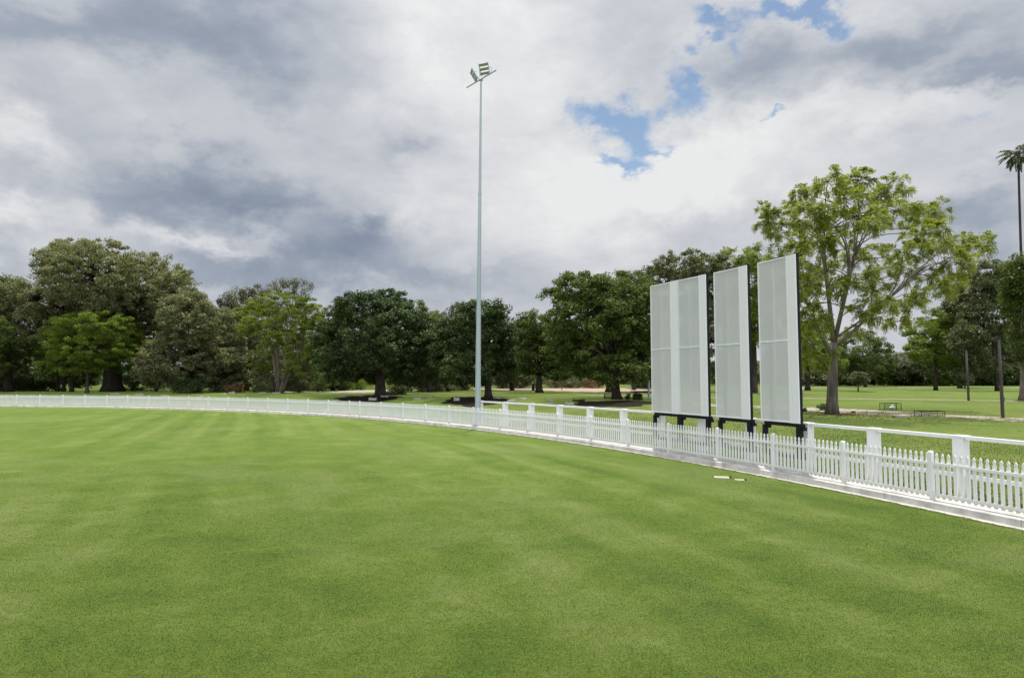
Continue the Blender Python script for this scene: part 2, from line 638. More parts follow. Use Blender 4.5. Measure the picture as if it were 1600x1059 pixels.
mulch(575, 622, 60, 5.5)  # beds under the big trees: crown shade painted in along with the mulch
mulch(745, 625, 62, 6.5)
mulch(962, 630, 74, 5.5)  # mostly shaded grass below the crown, painted as a dark patch
mulch(1341, 611.7, 14, 1.0)
mulch(1018, 612.5, 40, 2.2)

# distant hill
mb = MB()
vs, fs = [], []
nx = 80
for i in range(nx + 1):
    x = -1500 + 3600 * i / nx
    hgt = 26 + 12 * math.sin(x * 0.004 + 1.2) + 6 * math.sin(x * 0.013) + 14 * math.exp(-((x - 560) / 220) ** 2)
    vs += [Vector((x, 1050, -1)), Vector((x, 1200, hgt)), Vector((x, 1600, hgt * 0.8)), Vector((x, 1900, -1))]
for i in range(nx):
    for k in range(3):
        fs.append((4 * i + k, 4 * i + 4 + k, 4 * i + 5 + k, 4 * i + 1 + k))
mb.add(vs, fs)
structure(mb.build('hills', M['hill'], smooth=True))

# ------------------------------------------------------------------ picket fence
post_px = [30.4, 66.6, 102.1, 136.6, 170.6, 202.8, 235.3, 266.5, 297.5, 328, 358.8, 389.4, 420.6, 451.5, 482.8, 514.6, 547.5, 563.5,
           596.5, 630.4, 665.6, 702.3, 739.8, 781.3]
ths = [th_of_px(p, RAD) for p in post_px]
a_, b_ = th_of_px(781.3, RAD), th_of_px(979.6, RAD)
for k in (1, 2, 3):
    ths.append(a_ + (b_ - a_) * k / 4)
ths += [th_of_px(p, RAD) for p in (979.6, 1042.6, 1118.4, 1204.4, 1311.9, 1447)]
st = R_(1.86)
ths = [ths[0] + st * k for k in (5, 4, 3, 2, 1)] + ths
while ths[-1] > R_(3):
    ths.append(ths[-1] - st)
KZ = 0.152
fence = tag(empty('picket_fence', arc(ths[len(ths) // 2], RAD, KZ)), 'long white picket fence curving round the edge of the oval on a concrete kerb', 'fence')
FI = Matrix.Translation(fence.location).inverted()


def under(o, p):
    o.parent = p
    o.matrix_parent_inverse = Matrix.Identity(4)
    return o


def local(mb, org):
    o = Vector(org)
    mb.v = [tuple(Vector(p) - o) for p in mb.v]
    return mb


post_mb = MB()
s = 0.088
post_mb.box((0, 0, 0.51), (s, s, 1.06))
post_mb.box((0, 0, 1.05), (s * 0.98, s * 0.98, 0.03))
vs = [(-s / 2, -s / 2, 1.065), (s / 2, -s / 2, 1.065), (s / 2, s / 2, 1.065), (-s / 2, s / 2, 1.065)]
q = s * 0.28
vs += [(-q, -q, 1.095), (q, -q, 1.095), (q, q, 1.095), (-q, q, 1.095)]
post_mb.add(vs, [(0, 1, 5, 4), (1, 2, 6, 5), (2, 3, 7, 6), (3, 0, 4, 7), (4, 5, 6, 7)])
p0 = post_mb.build('post', M['white'], fence, bevel=0.006)
for i, t in enumerate(ths):
    o = p0 if i == 0 else p0.copy()
    if i:
        COL.objects.link(o)
        o.parent = fence
    o.location = arc(t, RAD, KZ - 0.015) - fence.location
    o.rotation_euler = (0, 0, t + random.uniform(-.01, .01))

W = 0.072
outline = [(-W / 2, 0), (W / 2, 0), (W / 2, 0.865), (W * 0.27, 0.885), (W * 0.27, 0.898), (W * 0.43, 0.920), (W * 0.40, 0.945), (W * 0.2, 0.968), (0, 0.988),
           (-W * 0.2, 0.968), (-W * 0.40, 0.945), (-W * 0.43, 0.920), (-W * 0.27, 0.898), (-W * 0.27, 0.885), (-W / 2, 0.865)]
for i in range(len(ths) - 1):
    t0, t1 = ths[i], ths[i + 1]
    pa, pb = arc(t0, RAD + 0.03, KZ), arc(t1, RAD + 0.03, KZ)
    d = (pb - pa)
    ln = d.length
    ex = d.normalized()
    n_ = Vector((-ex.y, ex.x, 0))
    if n_.dot(Vector((CX, CY, 0)) - pa) < 0:
        n_ = -n_
    ez = Vector((0, 0, 1))
    pk = MB()
    cnt = max(3, int(round((ln - 0.088) / 0.137)))
    gap = (ln - 0.088) / cnt
    for k in range(cnt):
        sx = 0.044 + gap * (k + 0.5)
        pk.poly(outline, pa + ex * sx + ez * (0.055 + random.uniform(-.004, .004)), (ex + ez * random.uniform(-.011, .011)).normalized(), ez, n_, 0.022)
    po = local(pk, fence.location).build('picket_panel', M['white'], fence)
    for h, off in ((0.80, 0.030), (0.135, 0.030)):
        rl = MB()
        c = (pa + pb) / 2 + ez * h + n_ * off
        ang = math.atan2(ex.y, ex.x)
        rl.box(c, (ln - 0.090, 0.036, 0.062), ang)
        local(rl, fence.location).build('rail', M['white'], po)

# ------------------------------------------------------------------ white boundary frame behind the fence
RF = RAD + 0.84
fpx = [751, 789.5, 830.3, 874, 921, 973, 1031, 1095, 1169.5, 1258, 1360, 1494]
fth = [th_of_px(p, RF) for p in fpx]
stf = (fth[-2] - fth[-1])
while fth[-1] > R_(3):
    fth.append(fth[-1] - R_(1.85))
frame = tag(empty('boundary_rail', arc(fth[5], RF, PZ)), 'white post and rail barrier with thick posts, taller than and right behind the pickets', 'railing')
HT = 1.40
mb = MB()
mb.box((0, 0, HT / 2 - 0.04), (0.235, 0.235, HT + 0.02))
mb.box((0.055, -0.121, HT / 2 - 0.04), (0.02, 0.02, HT - 0.1))
mb.box((0, 0, HT - 0.02), (0.27, 0.29, 0.05))
fp0 = mb.build('post', M['white'], frame, bevel=0.006)
for i, t in enumerate(fth):
    o = fp0 if i == 0 else fp0.copy()
    if i:
        COL.objects.link(o)
        o.parent = frame
    o.location = arc(t, RF, PZ) - frame.location
    o.rotation_euler = (0, 0, t + random.uniform(-.01, .01))
for i in range(len(fth) - 1):
    pa, pb = arc(fth[i], RF, PZ), arc(fth[i + 1], RF, PZ)
    d = pb - pa
    ang = math.atan2(d.y, d.x)
    for nm, h, th_, w in (('top_rail', HT - 0.045, 0.085, 0.10), ('lower_rail', 0.50, 0.095, 0.045)):
        rl = MB()
        rl.box((pa + pb) / 2 + Vector((0, 0, h)), (d.length - (0.275 if nm == 'top_rail' else 0.24), w, th_), ang)
        local(rl, frame.location).build(nm, M['white'], frame, bevel=0.005)

# ------------------------------------------------------------------ sight screens
Z0, Z1, ZM = 1.545, 6.46, 3.96
RS = RAD + 0.40                  # the screens ride on the front of the white rails


def sight_screen(label, bays, legs):
    """bays: list of (mesh_left_px, mesh_right_px, strip_right_px)"""
    A = arc(th_of_px(bays[0][0], RS), RS, PZ)
    B = arc(th_of_px(bays[-1][2], RS), RS, PZ)
    se = (B - A).normalized()
    mid_ = (A + B) / 2

    def sx(px, off=0.0):
        """distance along the screen where photo column px crosses its plane"""
        k = (px - 800) / F / cp
        q = mid_ + away * off
        return (k * q.y - q.x) / (se.x - k * se.y)

    yl = Vector((-se.y, se.x, 0))
    sy = 1.0 if yl.dot(mid_ - Vector((CX, CY, 0))) > 0 else -1.0      # +1: local +y points away from the oval
    away = yl * sy
    root = tag(empty('sight_screen', mid_, math.atan2(se.y, se.x)), label, 'sight screen', 'cricket sight screens at the fence')
    z0, z1, zm = Z0 - PZ, Z1 - PZ, ZM - PZ

    def part(name, boxes, mat, bevel=0.0, parent=root):
        mb = MB()
        for (xa, xb, ya, yb, za, zb) in boxes:
            mb.box(((xa + xb) / 2, sy * (ya + yb) / 2, (za + zb) / 2), (xb - xa, abs(yb - ya), zb - za))
        return mb.build(name, mat, parent, bevel=bevel)

    fw = 0.042
    for (pl, pm, pr) in bays:
        a, b, c = sx(pl), sx(pm), sx(pr)
        for (za, zb) in ((z0 + fw, zm - 0.03), (zm + 0.03, z1 - fw)):
            part('mesh_panel', [(a + fw, b - 0.003, 0.012, 0.018, za, zb)], M['mesh'])
        part('panel_frame', [(a, a + fw - 0.002, 0, 0.04, z0, z1), (a + fw, b, 0, 0.04, z0, z0 + fw - 0.002), (a + fw, b, 0, 0.04, z1 - fw + 0.002, z1),
                             (a + fw, b, -0.004, 0.04, zm - 0.024, zm + 0.024)], M['screen_white'], 0.003)
        nb = 3
        w = (c - b) / nb
        part('solid_strip', [(b + w * k + 0.0012, b + w * (k + 1) - 0.0012, -0.008 + 0.0015 * (k % 2), 0.03, z0 - 0.008, z1 + 0.010) for k in range(nb)], M['screen_white'], 0.003)
        part('mullion', [((a + b) / 2 - 0.03, (a + b) / 2 + 0.03, 0.05, 0.08, z0, z1)], M['screen_white'])
    xl, xr = sx(bays[0][0]), sx(bays[-1][2])
    part('back_frame', [(xl + 0.3, xr + 0.004, 0.085, 0.135, z1 - 0.09, z1 + 0.05), (xr - 0.08, xr + 0.004, 0.042, 0.135, z0, z1 - 0.092),
                        (xl + 0.3, xl + 0.36, 0.085, 0.135, z0, z1 - 0.092)], M['black'], 0.004)
    part('bottom_beam', [(xl + 0.08, xr + 0.016, 0.05, 0.18, z0 - 0.115, z0 - 0.010)], M['black'], 0.004)
    for lp, wd in legs:
        x = sx(lp, 0.12)
        lg = part('leg', [(x - wd / 2, x + wd / 2, 0.06, 0.18, 0.40, z0 - 0.117)], M['black'], 0.004)
        part('bracket', [(x + wd / 2 + 0.002, x + wd / 2 + 0.12, 0.09, 0.15, z0 - 0.20, z0 - 0.12), (x + wd / 2 + 0.115, x + wd / 2 + 0.14, 0.07, 0.17, z0 - 0.21, z0 - 0.11)], M['black'], parent=lg)
        part('upper_clamp', [(x - 0.04, x + 0.04, 0.182, 0.30, z0 - 0.16, z0 - 0.06)], M['black'], parent=lg)
        part('lower_clamp', [(x - 0.04, x + 0.04, 0.182, 0.40, 0.445, 0.52)], M['black'], parent=lg)
    part('foot_beam', [(xl + 0.1, xr, 0.185, 0.245, 0.34, 0.44)], M['black'])
    return root


sight_screen('widest white sight screen of two mesh bays, the one nearest the floodlight mast', [(1016.9, 1047.9, 1059.3), (1059.6, 1093, 1104)],
             [(1022, 0.11), (1061, 0.22), (1104.5, 0.16)])
sight_screen('narrow white sight screen standing in the middle between the other two', [(1116.5, 1156, 1168.9)], [(1123, 0.12), (1169, 0.17)])
sight_screen('narrow white sight screen closest to the tall jacaranda tree', [(1185.9, 1230.6, 1245.9)], [(1192.5, 0.13), (1245.5, 0.17)])

# ------------------------------------------------------------------ floodlight mast
PB = Vector((-0.0535 * 37.2, 37.2, PZ))
mast = tag(empty('floodlight_mast', PB), 'tall thin galvanised mast with two floodlights beside the white fence', 'floodlight')
top = at(752, 125, 37.2)
HM = top.z - PZ
mb = MB()
zs = [0, HM * 0.33, HM * 0.333, HM * 0.66, HM * 0.663, HM]
rs = [0.165, 0.135, 0.122, 0.092, 0.082, 0.052]
lean = (top.x - PB.x)
mb.tube([(lean * z / HM * 0.9, 0, z) for z in zs], rs, 12)
mb.build('pole', M['galv'], mast, smooth=False)
mb = MB()
mb.tube([(0.17, -0.02, 0.05), (0.158, -0.02, 3.2), (0.15, -0.02, 6.0)], 0.022, 6)
mb.build('conduit', M['galv'], mast)
mb = MB()
mb.tube([(0, 0, 0.0), (0, 0, 0.03)], 0.30, 16)
for k in range(6):
    t = k * math.pi / 3
    mb.tube([(0.25 * math.cos(t), 0.25 * math.sin(t), 0.03), (0.25 * math.cos(t), 0.25 * math.sin(t), 0.09)], 0.02, 6)
mb.build('base_plate', M['galv'], mast)
mb = MB()
mb.box((-0.02, -0.168, 1.35), (0.13, 0.02, 0.45))
mb.build('access_hatch', M['galv'], mast, bevel=0.006)
for z in (HM * 0.333, HM * 0.663):
    mb = MB()
    r_ = 0.142 if z < HM / 2 else 0.1
    mb.tube([(lean * z / HM * .9, 0, z - 0.1), (lean * z / HM * .9, 0, z + 0.1)], r_, 12)
    mb.build('joint_collar', M['galv'], mast)
mb = MB()
tl = Vector((lean * 0.9, 0, HM + 0.04))
ad = Vector((1.85, -2.2, 0)).normalized()
mb.tube([tl - ad * 1.45, tl + ad * 1.45], 0.038, 8)
mb.box(tl - Vector((0, 0, 0.05)), (0.2, 0.2, 0.05))
mb.build('crossarm', M['galv'], mast)


def lamp(pos, yaw, tilt):
    """LED floodlight of three modules; local -y is where it shines, tilted down"""
    hd = empty('floodlight', pos, yaw)
    hd.scale = (0.88, 0.88, 0.88)
    hd.parent = mast
    Rt = Matrix.Rotation(tilt, 3, 'X')
    mb = MB()
    for k in range(3):
        mb.box(Rt @ Vector((0, 0.03, 0.15 + 0.27 * k)), (0.64, 0.10, 0.17), M=Rt)
    mb.build('module_housing', M['galv'], hd)
    mb = MB()
    for k in range(3):
        mb.box(Rt @ Vector((0, -0.024, 0.15 + 0.27 * k)), (0.60, 0.010, 0.14), M=Rt)
    mb.build('lens', M['led'], hd)
    mb = MB()
    for sx in (-1, 1):
        mb.box(Rt @ Vector((sx * 0.335, 0.03, 0.42)), (0.03, 0.06, 0.80), M=Rt)
    pts = [Rt @ Vector((0.37, 0.05, 0.50)), Vector((0.40, 0.10, 0.55)), Vector((0.36, 0.16, 0.25)), Vector((0.22, 0.05, 0.0))]
    mb.tube(pts, 0.018, 6)
    mb.tube([(p.x * -1, p.y, p.z) for p in pts], 0.018, 6)
    mb.build('yoke', M['galv'], hd)
    return hd


lamp(tl + ad * 0.42 + Vector((0, 0, 0.05)), R_(-22), R_(28))
lamp(tl - ad * 0.42 + Vector((0, 0, 0.05)), R_(-78), R_(32))

# ------------------------------------------------------------------ vegetation generators


def unit(a):
    return a / np.maximum(np.linalg.norm(a, axis=-1, keepdims=True), 1e-9)


def leaves(centres, radii, per, size, flat=0.62, up=0.7, aspect=0.5, jitter=0.35, droop=0.0, out=0.6):
    """diamond leaves scattered in clumps; returns (n,4,3) quads and tint"""
    n = len(centres)
    idx = np.repeat(np.arange(n), per)
    m = len(idx)
    d = unit(RNG.normal(size=(m, 3)))
    r = RNG.random(m) ** 0.45
    off = d * r[:, None] * radii[idx][:, None]
    off[:, 2] *= flat
    c = centres[idx] + off
    nrm = unit(d * out + np.array([0, 0, up]) + RNG.normal(size=(m, 3)) * 0.55)
    a = unit(np.cross(nrm, RNG.normal(size=(m, 3))))
    a = unit(a + d * 0.5 + np.array([0, 0, -droop]))
    nrm = unit(nrm - a * np.sum(nrm * a, 1, keepdims=True))
    b = np.cross(nrm, a)
    L_ = size * (1 + jitter * (RNG.random(m) * 2 - 1))
    A = a * (L_ / 2)[:, None]
    B = b * (L_ * aspect / 2)[:, None]
    fold = nrm * (L_ * 0.08)[:, None]
    V = np.stack([c - A, c + B + fold, c + A - fold * 0.5, c - B + fold], axis=1)
    ctint = RNG.random(n)
    tint = np.clip(0.5 * ctint[idx] + 0.5 * RNG.random(m), 0, 1)
    return V, tint


def fronds(centres, outw, nper, length, npair=7, pin=0.2, wid=0.045, droop=0.7):
    """feathery pinnate leaves"""
    n = len(centres)
    idx = np.repeat(np.arange(n), nper)
    m = len(idx)
    d = unit(outw[idx] * 0.7 + RNG.normal(size=(m, 3)) * 0.75 + np.array([0, 0, 0.15]))
    ln = length * (0.7 + 0.6 * RNG.random(m))
    base = centres[idx] + RNG.normal(size=(m, 3)) * 0.12 * length
    side = unit(np.cross(d, np.array([0, 0, 1.0]) + RNG.normal(size=(m, 3)) * 0.25))
    tf = RNG.random(n)[idx] * 0.55 + RNG.random(m) * 0.35
    out, tint = [], []
    for k in range(npair):
        u = (k + 0.6) / npair
        p = base + d * (u * ln)[:, None]
        p[:, 2] -= droop * ln * u * u * 0.55
        dd = d.copy()
        dd[:, 2] -= droop * u * 1.1
        dd = unit(dd)
        pl = pin * ln * (1.0 - 0.75 * abs(u - 0.4))
        for s_ in (-1, 1):
            q = unit(side * s_ + dd * 0.55 + RNG.normal(size=(m, 3)) * 0.12 - np.array([0, 0, 0.18]))
            nn = unit(np.cross(q, dd) + RNG.normal(size=(m, 3)) * 0.15)
            w = unit(np.cross(q, nn))
            A = q * (pl * 2.2)[:, None]
            B = w * (wid * ln * 1.2)[:, None]
            out.append(np.stack([p, p + A * 0.5 + B, p + A, p + A * 0.5 - B], axis=1))
            tint.append(np.clip(tf + RNG.random(m) * 0.2, 0, 1))
    return np.concatenate(out), np.concatenate(tint)


def bez(a, b, c, n=6):
    return [(a * (1 - t) ** 2 + b * 2 * t * (1 - t) + c * t * t) for t in [i / (n - 1) for i in range(n)]]


def lobes_world(lobes, Y, depth, spread=0.55):
    out = []
    xa = min(l[0] - l[2] for l in lobes)
    xb = max(l[0] + l[2] for l in lobes)
    hw = (xb - xa) / 2
    for i, (px, py, rx, ry, *dy) in enumerate(lobes):
        u = max(-1, min(1, (px - (xa + xb) / 2) / hw))
        k = (-1, 1, -0.45, 0.5, -0.8)[i % 5]
        yy = Y + (dy[0] if dy else k * spread * hw * Y / F * math.sqrt(1 - u * u))
        c = at(px, py, yy)
        out.append((np.array(c), np.array([rx * yy / F, rx * yy / F * depth, ry * yy / F])))
    return out


def clumps(LW, n, shell=(0.55, 1.0), keep_inside=0.3):
    wts = np.array([(l[1][0] * l[1][2]) for l in LW])
    wts = wts / wts.sum()
    P, O = [], []
    for (c, r), w in zip(LW, wts):
        k = max(4, int(n * w * 1.25))
        d = unit(RNG.normal(size=(k, 3)))
        q = shell[0] + (shell[1] - shell[0]) * RNG.random(k) ** 0.6
        p = c + d * q[:, None] * r
        ok = np.ones(k, bool)
        for (c2, r2) in LW:
            if c2 is c:
                continue
            e = (((p - c2) / r2) ** 2).sum(1)
            ok &= ~((e < 0.35) & (RNG.random(k) > keep_inside))
        P.append(p[ok])
        O.append(d[ok])
    return np.concatenate(P), np.concatenate(O)


def tree(name, label, base, Y, lobes, leaf, bark, cat='tree', group=None, n_clump=160, per=160, size=0.34, rc=1.1, depth=0.9, trunk_px=9, stems=None,
         limbs=10, twigs=3, kind='leaf', flat=0.62, aspect=0.5, shell=(0.5, 1.0), fork=0.45, gap=0.0, limb_r=0.45, droop=0.0, zmin=None, spread=0.55, **kw):
    ks = kscale(base[0], Y)
    Y, size, rc = Y * ks, size * ks, rc * ks
    bp = at(base[0], base[1], Y)
    bp.z = GZ = hz(bp.x, bp.y)
    root = tag(empty(name, bp), label, cat, group)
    LW = lobes_world(lobes, Y, depth, spread)
    P, O = clumps(LW, n_clump, shell)
    P[:, 2] = np.maximum(P[:, 2], GZ + (0.5 if zmin is None else zmin))
    org = np.array(bp)
    # wood
    mb = MB()
    r0 = trunk_px * Y / F / 2
    cen = np.mean([l[0] for l in LW], axis=0)
    low = min(l[0][2] - l[1][2] for l in LW)
    forkz = max(1.0, low + (cen[2] - low) * fork) - GZ
    starts = []
    st_list = stems or [(base[0], base[1], None, None, 1.0)]
    for stx in st_list:
        b0 = at(stx[0], stx[1], Y)
        b0.z = GZ
        if len(stx) > 5:
            b0 = at(stx[0], stx[1], Y)
        k = stx[4]
        if stx[2] is None:
            tp = Vector((b0.x + (cen[0] - b0.x) * 0.15, b0.y + (cen[1] - b0.y) * 0.15, GZ + forkz))
        else:
            tp = at(stx[2], stx[3], Y)
        midp = b0.lerp(tp, 0.5) + Vector((random.uniform(-.3, .3), random.uniform(-.3, .3), 0)) * r0
        pts = bez(b0, midp, tp, 7)
        rad = [r0 * k * w for w in ((0.95, 0.9, 0.85, 0.78, 0.7, 0.6, 0.5) if len(stx) > 5 else (1.45, 1.08, 0.98, 0.93, 0.88, 0.82, 0.72))]
        mb.tube([Vector(p) - bp for p in pts], rad, 12)
        for q in ((2, 3, 4, 5, 6) if len(stx) > 5 else (4, 5, 6)):
            starts.append((pts[q], rad[q], (tp - b0).normalized()))
    # main limbs to lobe centres and random clumps
    tg = [np.array(l[0]) for l in LW]
    extra = RNG.choice(len(P), min(len(P), max(0, limbs - len(tg))), replace=False)
    tg += [cen + (P[i] - cen) * 0.75 for i in extra]
    nodes = []
    for tpt in tg:
        tpt = Vector(tpt)
        sI = min(range(len(starts)), key=lambda i: (starts[i][0] - tpt).length * random.uniform(0.8, 1.25))
        s0, sr, sd = starts[sI]
        ctrl = s0 + sd * (tpt - s0).length * 0.45 + Vector((random.uniform(-1, 1), random.uniform(-1, 1), random.uniform(0, .6))) * (0.08 * (tpt - s0).length)
        pts = bez(s0, ctrl, tpt, 8)
        rr_ = sr * limb_r * random.uniform(0.8, 1.2)
        rads = [rr_ * (1 - 0.8 * i / 7) + 0.012 for i in range(8)]
        mb.tube([p - bp for p in pts], rads, 6)
        for i in range(2, 8):
            nodes.append((pts[i], rads[i]))
    NP = np.array([list(n_[0]) for n_ in nodes])
    if twigs:
        sel = RNG.choice(len(P), min(len(P), int(len(P) * twigs / 3)), replace=False)
        for i in sel:
            dd = np.linalg.norm(NP - P[i], axis=1) + np.maximum(0, NP[:, 2] - P[i][2]) * 1.5
            j = int(np.argmin(dd))
            a = Vector(NP[j])
            c = Vector(P[i])
            ctrl = a.lerp(c, 0.5) + Vector((random.uniform(-1, 1), random.uniform(-1, 1), random.uniform(-.2, .8))) * 0.12 * (c - a).length
            r1 = min(nodes[j][1] * 0.7, 0.10)
            mb.tube([p - bp for p in bez(a, ctrl, c, 4)], [r1, r1 * 0.7, r1 * 0.5, 0.008], 5, caps=False)
    mb.build('trunk', bark, root, smooth=True)
    # leaves
    rad = rc * (0.65 + 0.7 * RNG.random(len(P)))
    if kind == 'leaf':
        V, tint = leaves(P, rad, per, size, flat, aspect=aspect, droop=droop, **kw)
    else:
        V, tint = fronds(P, O, per, size, **kw)
    V = V - org
    V[:, :, 2] = np.maximum(V[:, :, 2], 0.05)
    fast_quads('crown', V, leaf, root, tint)
    return root


def shrub(name, label, px, py, rx, ry, leaf, Y=None, n=26, per=110, size=0.22, cat='shrub', group=None, rc=None, stemmy=True, kind='leaf', **kw):
    if Y is None:
        b = gnd(px, py)
        ks = (CAMZ - b.z) / (CAMZ - PZ)
    else:
        ks = kscale(px, Y)
        b = at(px, py, Y * ks)
        b.z = hz(b.x, b.y)
    Y = b.y
    size *= ks
    a, h = rx * Y / F, ry * Y / F
    root = tag(empty(name, b), label, cat, group)
    k = n
    d = unit(RNG.normal(size=(k, 3)))
    d[:, 2] = np.abs(d[:, 2])
    q = 0.35 + 0.6 * RNG.random(k)
    P = d * q[:, None] * np.array([a, a * 0.8, h * 1.0]) + np.array([0, 0, h * 0.12])
    mb = MB()
    for i in range(min(k, 14)):
        c = Vector(P[i])
        mb.tube(bez(Vector((random.uniform(-.1, .1) * a, random.uniform(-.1, .1) * a, 0)), Vector((c.x * .3, c.y * .3, c.z * .6)), c, 4), [0.04, 0.03, 0.02, 0.008], 5, caps=False)
    mb.build('stem', M['bark_dark'], root, smooth=True)
    r = (rc or min(a, h) * 0.38) * (0.7 + 0.6 * RNG.random(k))
    V, tint = leaves(P, r, per, size, 0.8, **kw)
    V[:, :, 2] = np.maximum(V[:, :, 2], 0.01)
    fast_quads('foliage', V, leaf, root, tint)
    return root


# ------------------------------------------------------------------ trees, left to right
G_EDGE = 'trees along the far side of the oval'
tree('fig_tree', 'huge spreading grey-green fig tree with a broad dark trunk, tallest tree at the left', (176, 611), 136,
     [(150, 432, 82, 58), (88, 412, 36, 30), (120, 400, 40, 28), (235, 440, 66, 46), (270, 462, 42, 40), (60, 470, 58, 36), (180, 490, 105, 60), (105, 520, 70, 50), (240, 520, 60, 55)],
     L['fig'], M['bark_dark'], n_clump=2000, per=72, size=0.44, rc=1.0, trunk_px=26, limbs=26, twigs=2, fork=0.25, depth=0.95, limb_r=0.5, shell=(0.45, 1.02))
tree('fig_tree', 'dense silvery fig-like tree hanging to the ground between the huge fig and the rusty shrub', (300, 611), 128,
     [(295, 500, 46, 46), (335, 530, 46, 52), (290, 560, 62, 48), (345, 575, 40, 36), (250, 570, 40, 34)],
     L['fig'], M['bark_dark'], n_clump=1000, per=72, size=0.42, rc=0.95, trunk_px=16, limbs=14, twigs=1, fork=0.3, shell=(0.5, 1.02), zmin=0.4)
tree('shade_tree', 'grey-green tree cut by the left edge of the photo beside the huge fig', (14, 611), 133,
     [(5, 470, 46, 40), (30, 500, 40, 40), (-30, 480, 60, 60), (10, 540, 50, 42), (-40, 545, 60, 50)],
     L['olive'], M['bark_dark'], n_clump=800, per=72, size=0.42, rc=1.0, trunk_px=12, limbs=10, twigs=1, shell=(0.5, 1.0))
tree('shade_tree', 'small bushy green tree at the left edge of the photo, before taller trees', (-8, 612.5), 122,
     [(-12, 520, 34, 30), (10, 545, 36, 26), (-30, 560, 40, 36)],
     L['mid'], M['bark_dark'], n_clump=140, per=110, size=0.36, rc=1.0, trunk_px=9, limbs=7, twigs=1)
tree('young_tree', 'low rounded bright green tree standing in front of the huge fig', (136, 613.5), 118,
     [(150, 508, 60, 24), (192, 525, 38, 30), (105, 528, 40, 24), (80, 545, 26, 20), (145, 545, 68, 30), (110, 568, 46, 18), (190, 562, 38, 20)],
     L['bright'], M['bark'], n_clump=520, per=110, size=0.28, rc=0.8, trunk_px=5, limbs=14, twigs=2, fork=0.2, flat=0.5, shell=(0.4, 1.0))
for i, (x, y, w, lab) in enumerate([(90, 611, 4.5, 'leftmost of the three slim dark trunks under the huge fig canopy'),
                                    (99.5, 611.3, 5, 'middle one of the three slim dark trunks under the huge fig canopy'),
                                    (112, 611.6, 5.5, 'rightmost of the three slim dark trunks under the huge fig canopy')]):
    tree('slim_tree', lab, (x, y), 138 - i * 2, [(x - 6, 560, 18, 18), (x + 8, 545, 16, 20)], L['dark'], M['bark_dark'], group='slim trees under the figs',
         n_clump=50, per=90, size=0.4, rc=1.0, trunk_px=w, limbs=5, twigs=1)
tree('gum_tree', 'tall wispy grey tree poking above the yellow-green tree', (455, 610), 168,
     [(452, 446, 26, 13), (432, 450, 14, 12), (472, 452, 18, 14), (455, 480, 40, 30), (450, 530, 45, 40)],
     L['grey'], M['bark_pale'], n_clump=150, per=70, size=0.42, rc=1.0, trunk_px=5, limbs=10, twigs=3, shell=(0.3, 1.05), flat=0.9, droop=0.5)
tree('gum_tree', 'grey-green gum tree between the huge fig and the yellow-green tree', (385, 611), 150,
     [(398, 462, 26, 18), (375, 482, 30, 30), (355, 470, 16, 16), (410, 500, 34, 36), (375, 530, 40, 40), (400, 560, 45, 34)],
     L['grey'], M['bark_pale'], n_clump=280, per=90, size=0.46, rc=1.1, trunk_px=7, limbs=12, twigs=2, shell=(0.4, 1.02), flat=0.85, droop=0.4)
tree('young_tree', 'yellow-green tree with several leaning pale stems left of the darkest tree', (438, 613.5), 122,
     [(440, 478, 54, 22), (405, 494, 38, 22), (478, 490, 34, 26), (445, 508, 46, 26), (500, 508, 22, 24), (420, 530, 26, 16), (470, 545, 30, 22), (390, 510, 20, 16), (412, 562, 26, 20), (472, 572, 28, 20), (498, 548, 24, 26)],
     L['yellow'], M['bark'], n_clump=460, per=110, size=0.28, rc=0.8, trunk_px=6, limbs=16, twigs=3, shell=(0.45, 1.0), flat=0.5, fork=0.4,
     stems=[(436, 613, 424, 535, 1.0), (439, 613, 452, 560, 1.15), (437, 613, 432, 520, 0.8), (440, 613, 470, 545, 0.8)])
tree('understorey_tree', 'dull dark tree filling the space low behind the leaning pale stems', (415, 610.5), 140,
     [(400, 575, 50, 32), (450, 575, 50, 34), (500, 580, 40, 28)], L['olive'], M['bark_dark'], n_clump=180, per=100, size=0.42, rc=1.1, trunk_px=7, limbs=7, twigs=1, zmin=0.3)
tree('shade_tree', 'darkest dense round tree with a thick short trunk on a bed of dark mulch and shade', (595, 618), 104,
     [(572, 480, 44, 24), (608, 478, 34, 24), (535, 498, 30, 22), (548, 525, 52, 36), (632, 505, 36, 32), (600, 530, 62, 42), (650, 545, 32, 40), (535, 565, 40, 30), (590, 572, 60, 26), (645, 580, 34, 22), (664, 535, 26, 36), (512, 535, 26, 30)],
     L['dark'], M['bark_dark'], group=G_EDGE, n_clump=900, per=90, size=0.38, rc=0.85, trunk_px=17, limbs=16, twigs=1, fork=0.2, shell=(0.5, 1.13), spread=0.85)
tree('shade_tree', 'mid green tree behind the right shoulder of the darkest tree', (672, 611), 132,
     [(650, 492, 26, 22), (672, 520, 26, 36), (655, 545, 34, 40), (690, 560, 24, 40)],
     L['mid'], M['bark_dark'], group=G_EDGE, n_clump=230, per=100, size=0.42, rc=1.1, trunk_px=9, limbs=9, twigs=1)
tree('gum_tree', 'small grey-topped tree far back, left of the tree behind the mast', (688, 609), 165,
     [(686, 494, 16, 9), (692, 515, 26, 20), (700, 545, 30, 30)], L['grey'], M['bark_pale'], n_clump=110, per=85, size=0.46, rc=1.1, trunk_px=5, limbs=6, twigs=2)
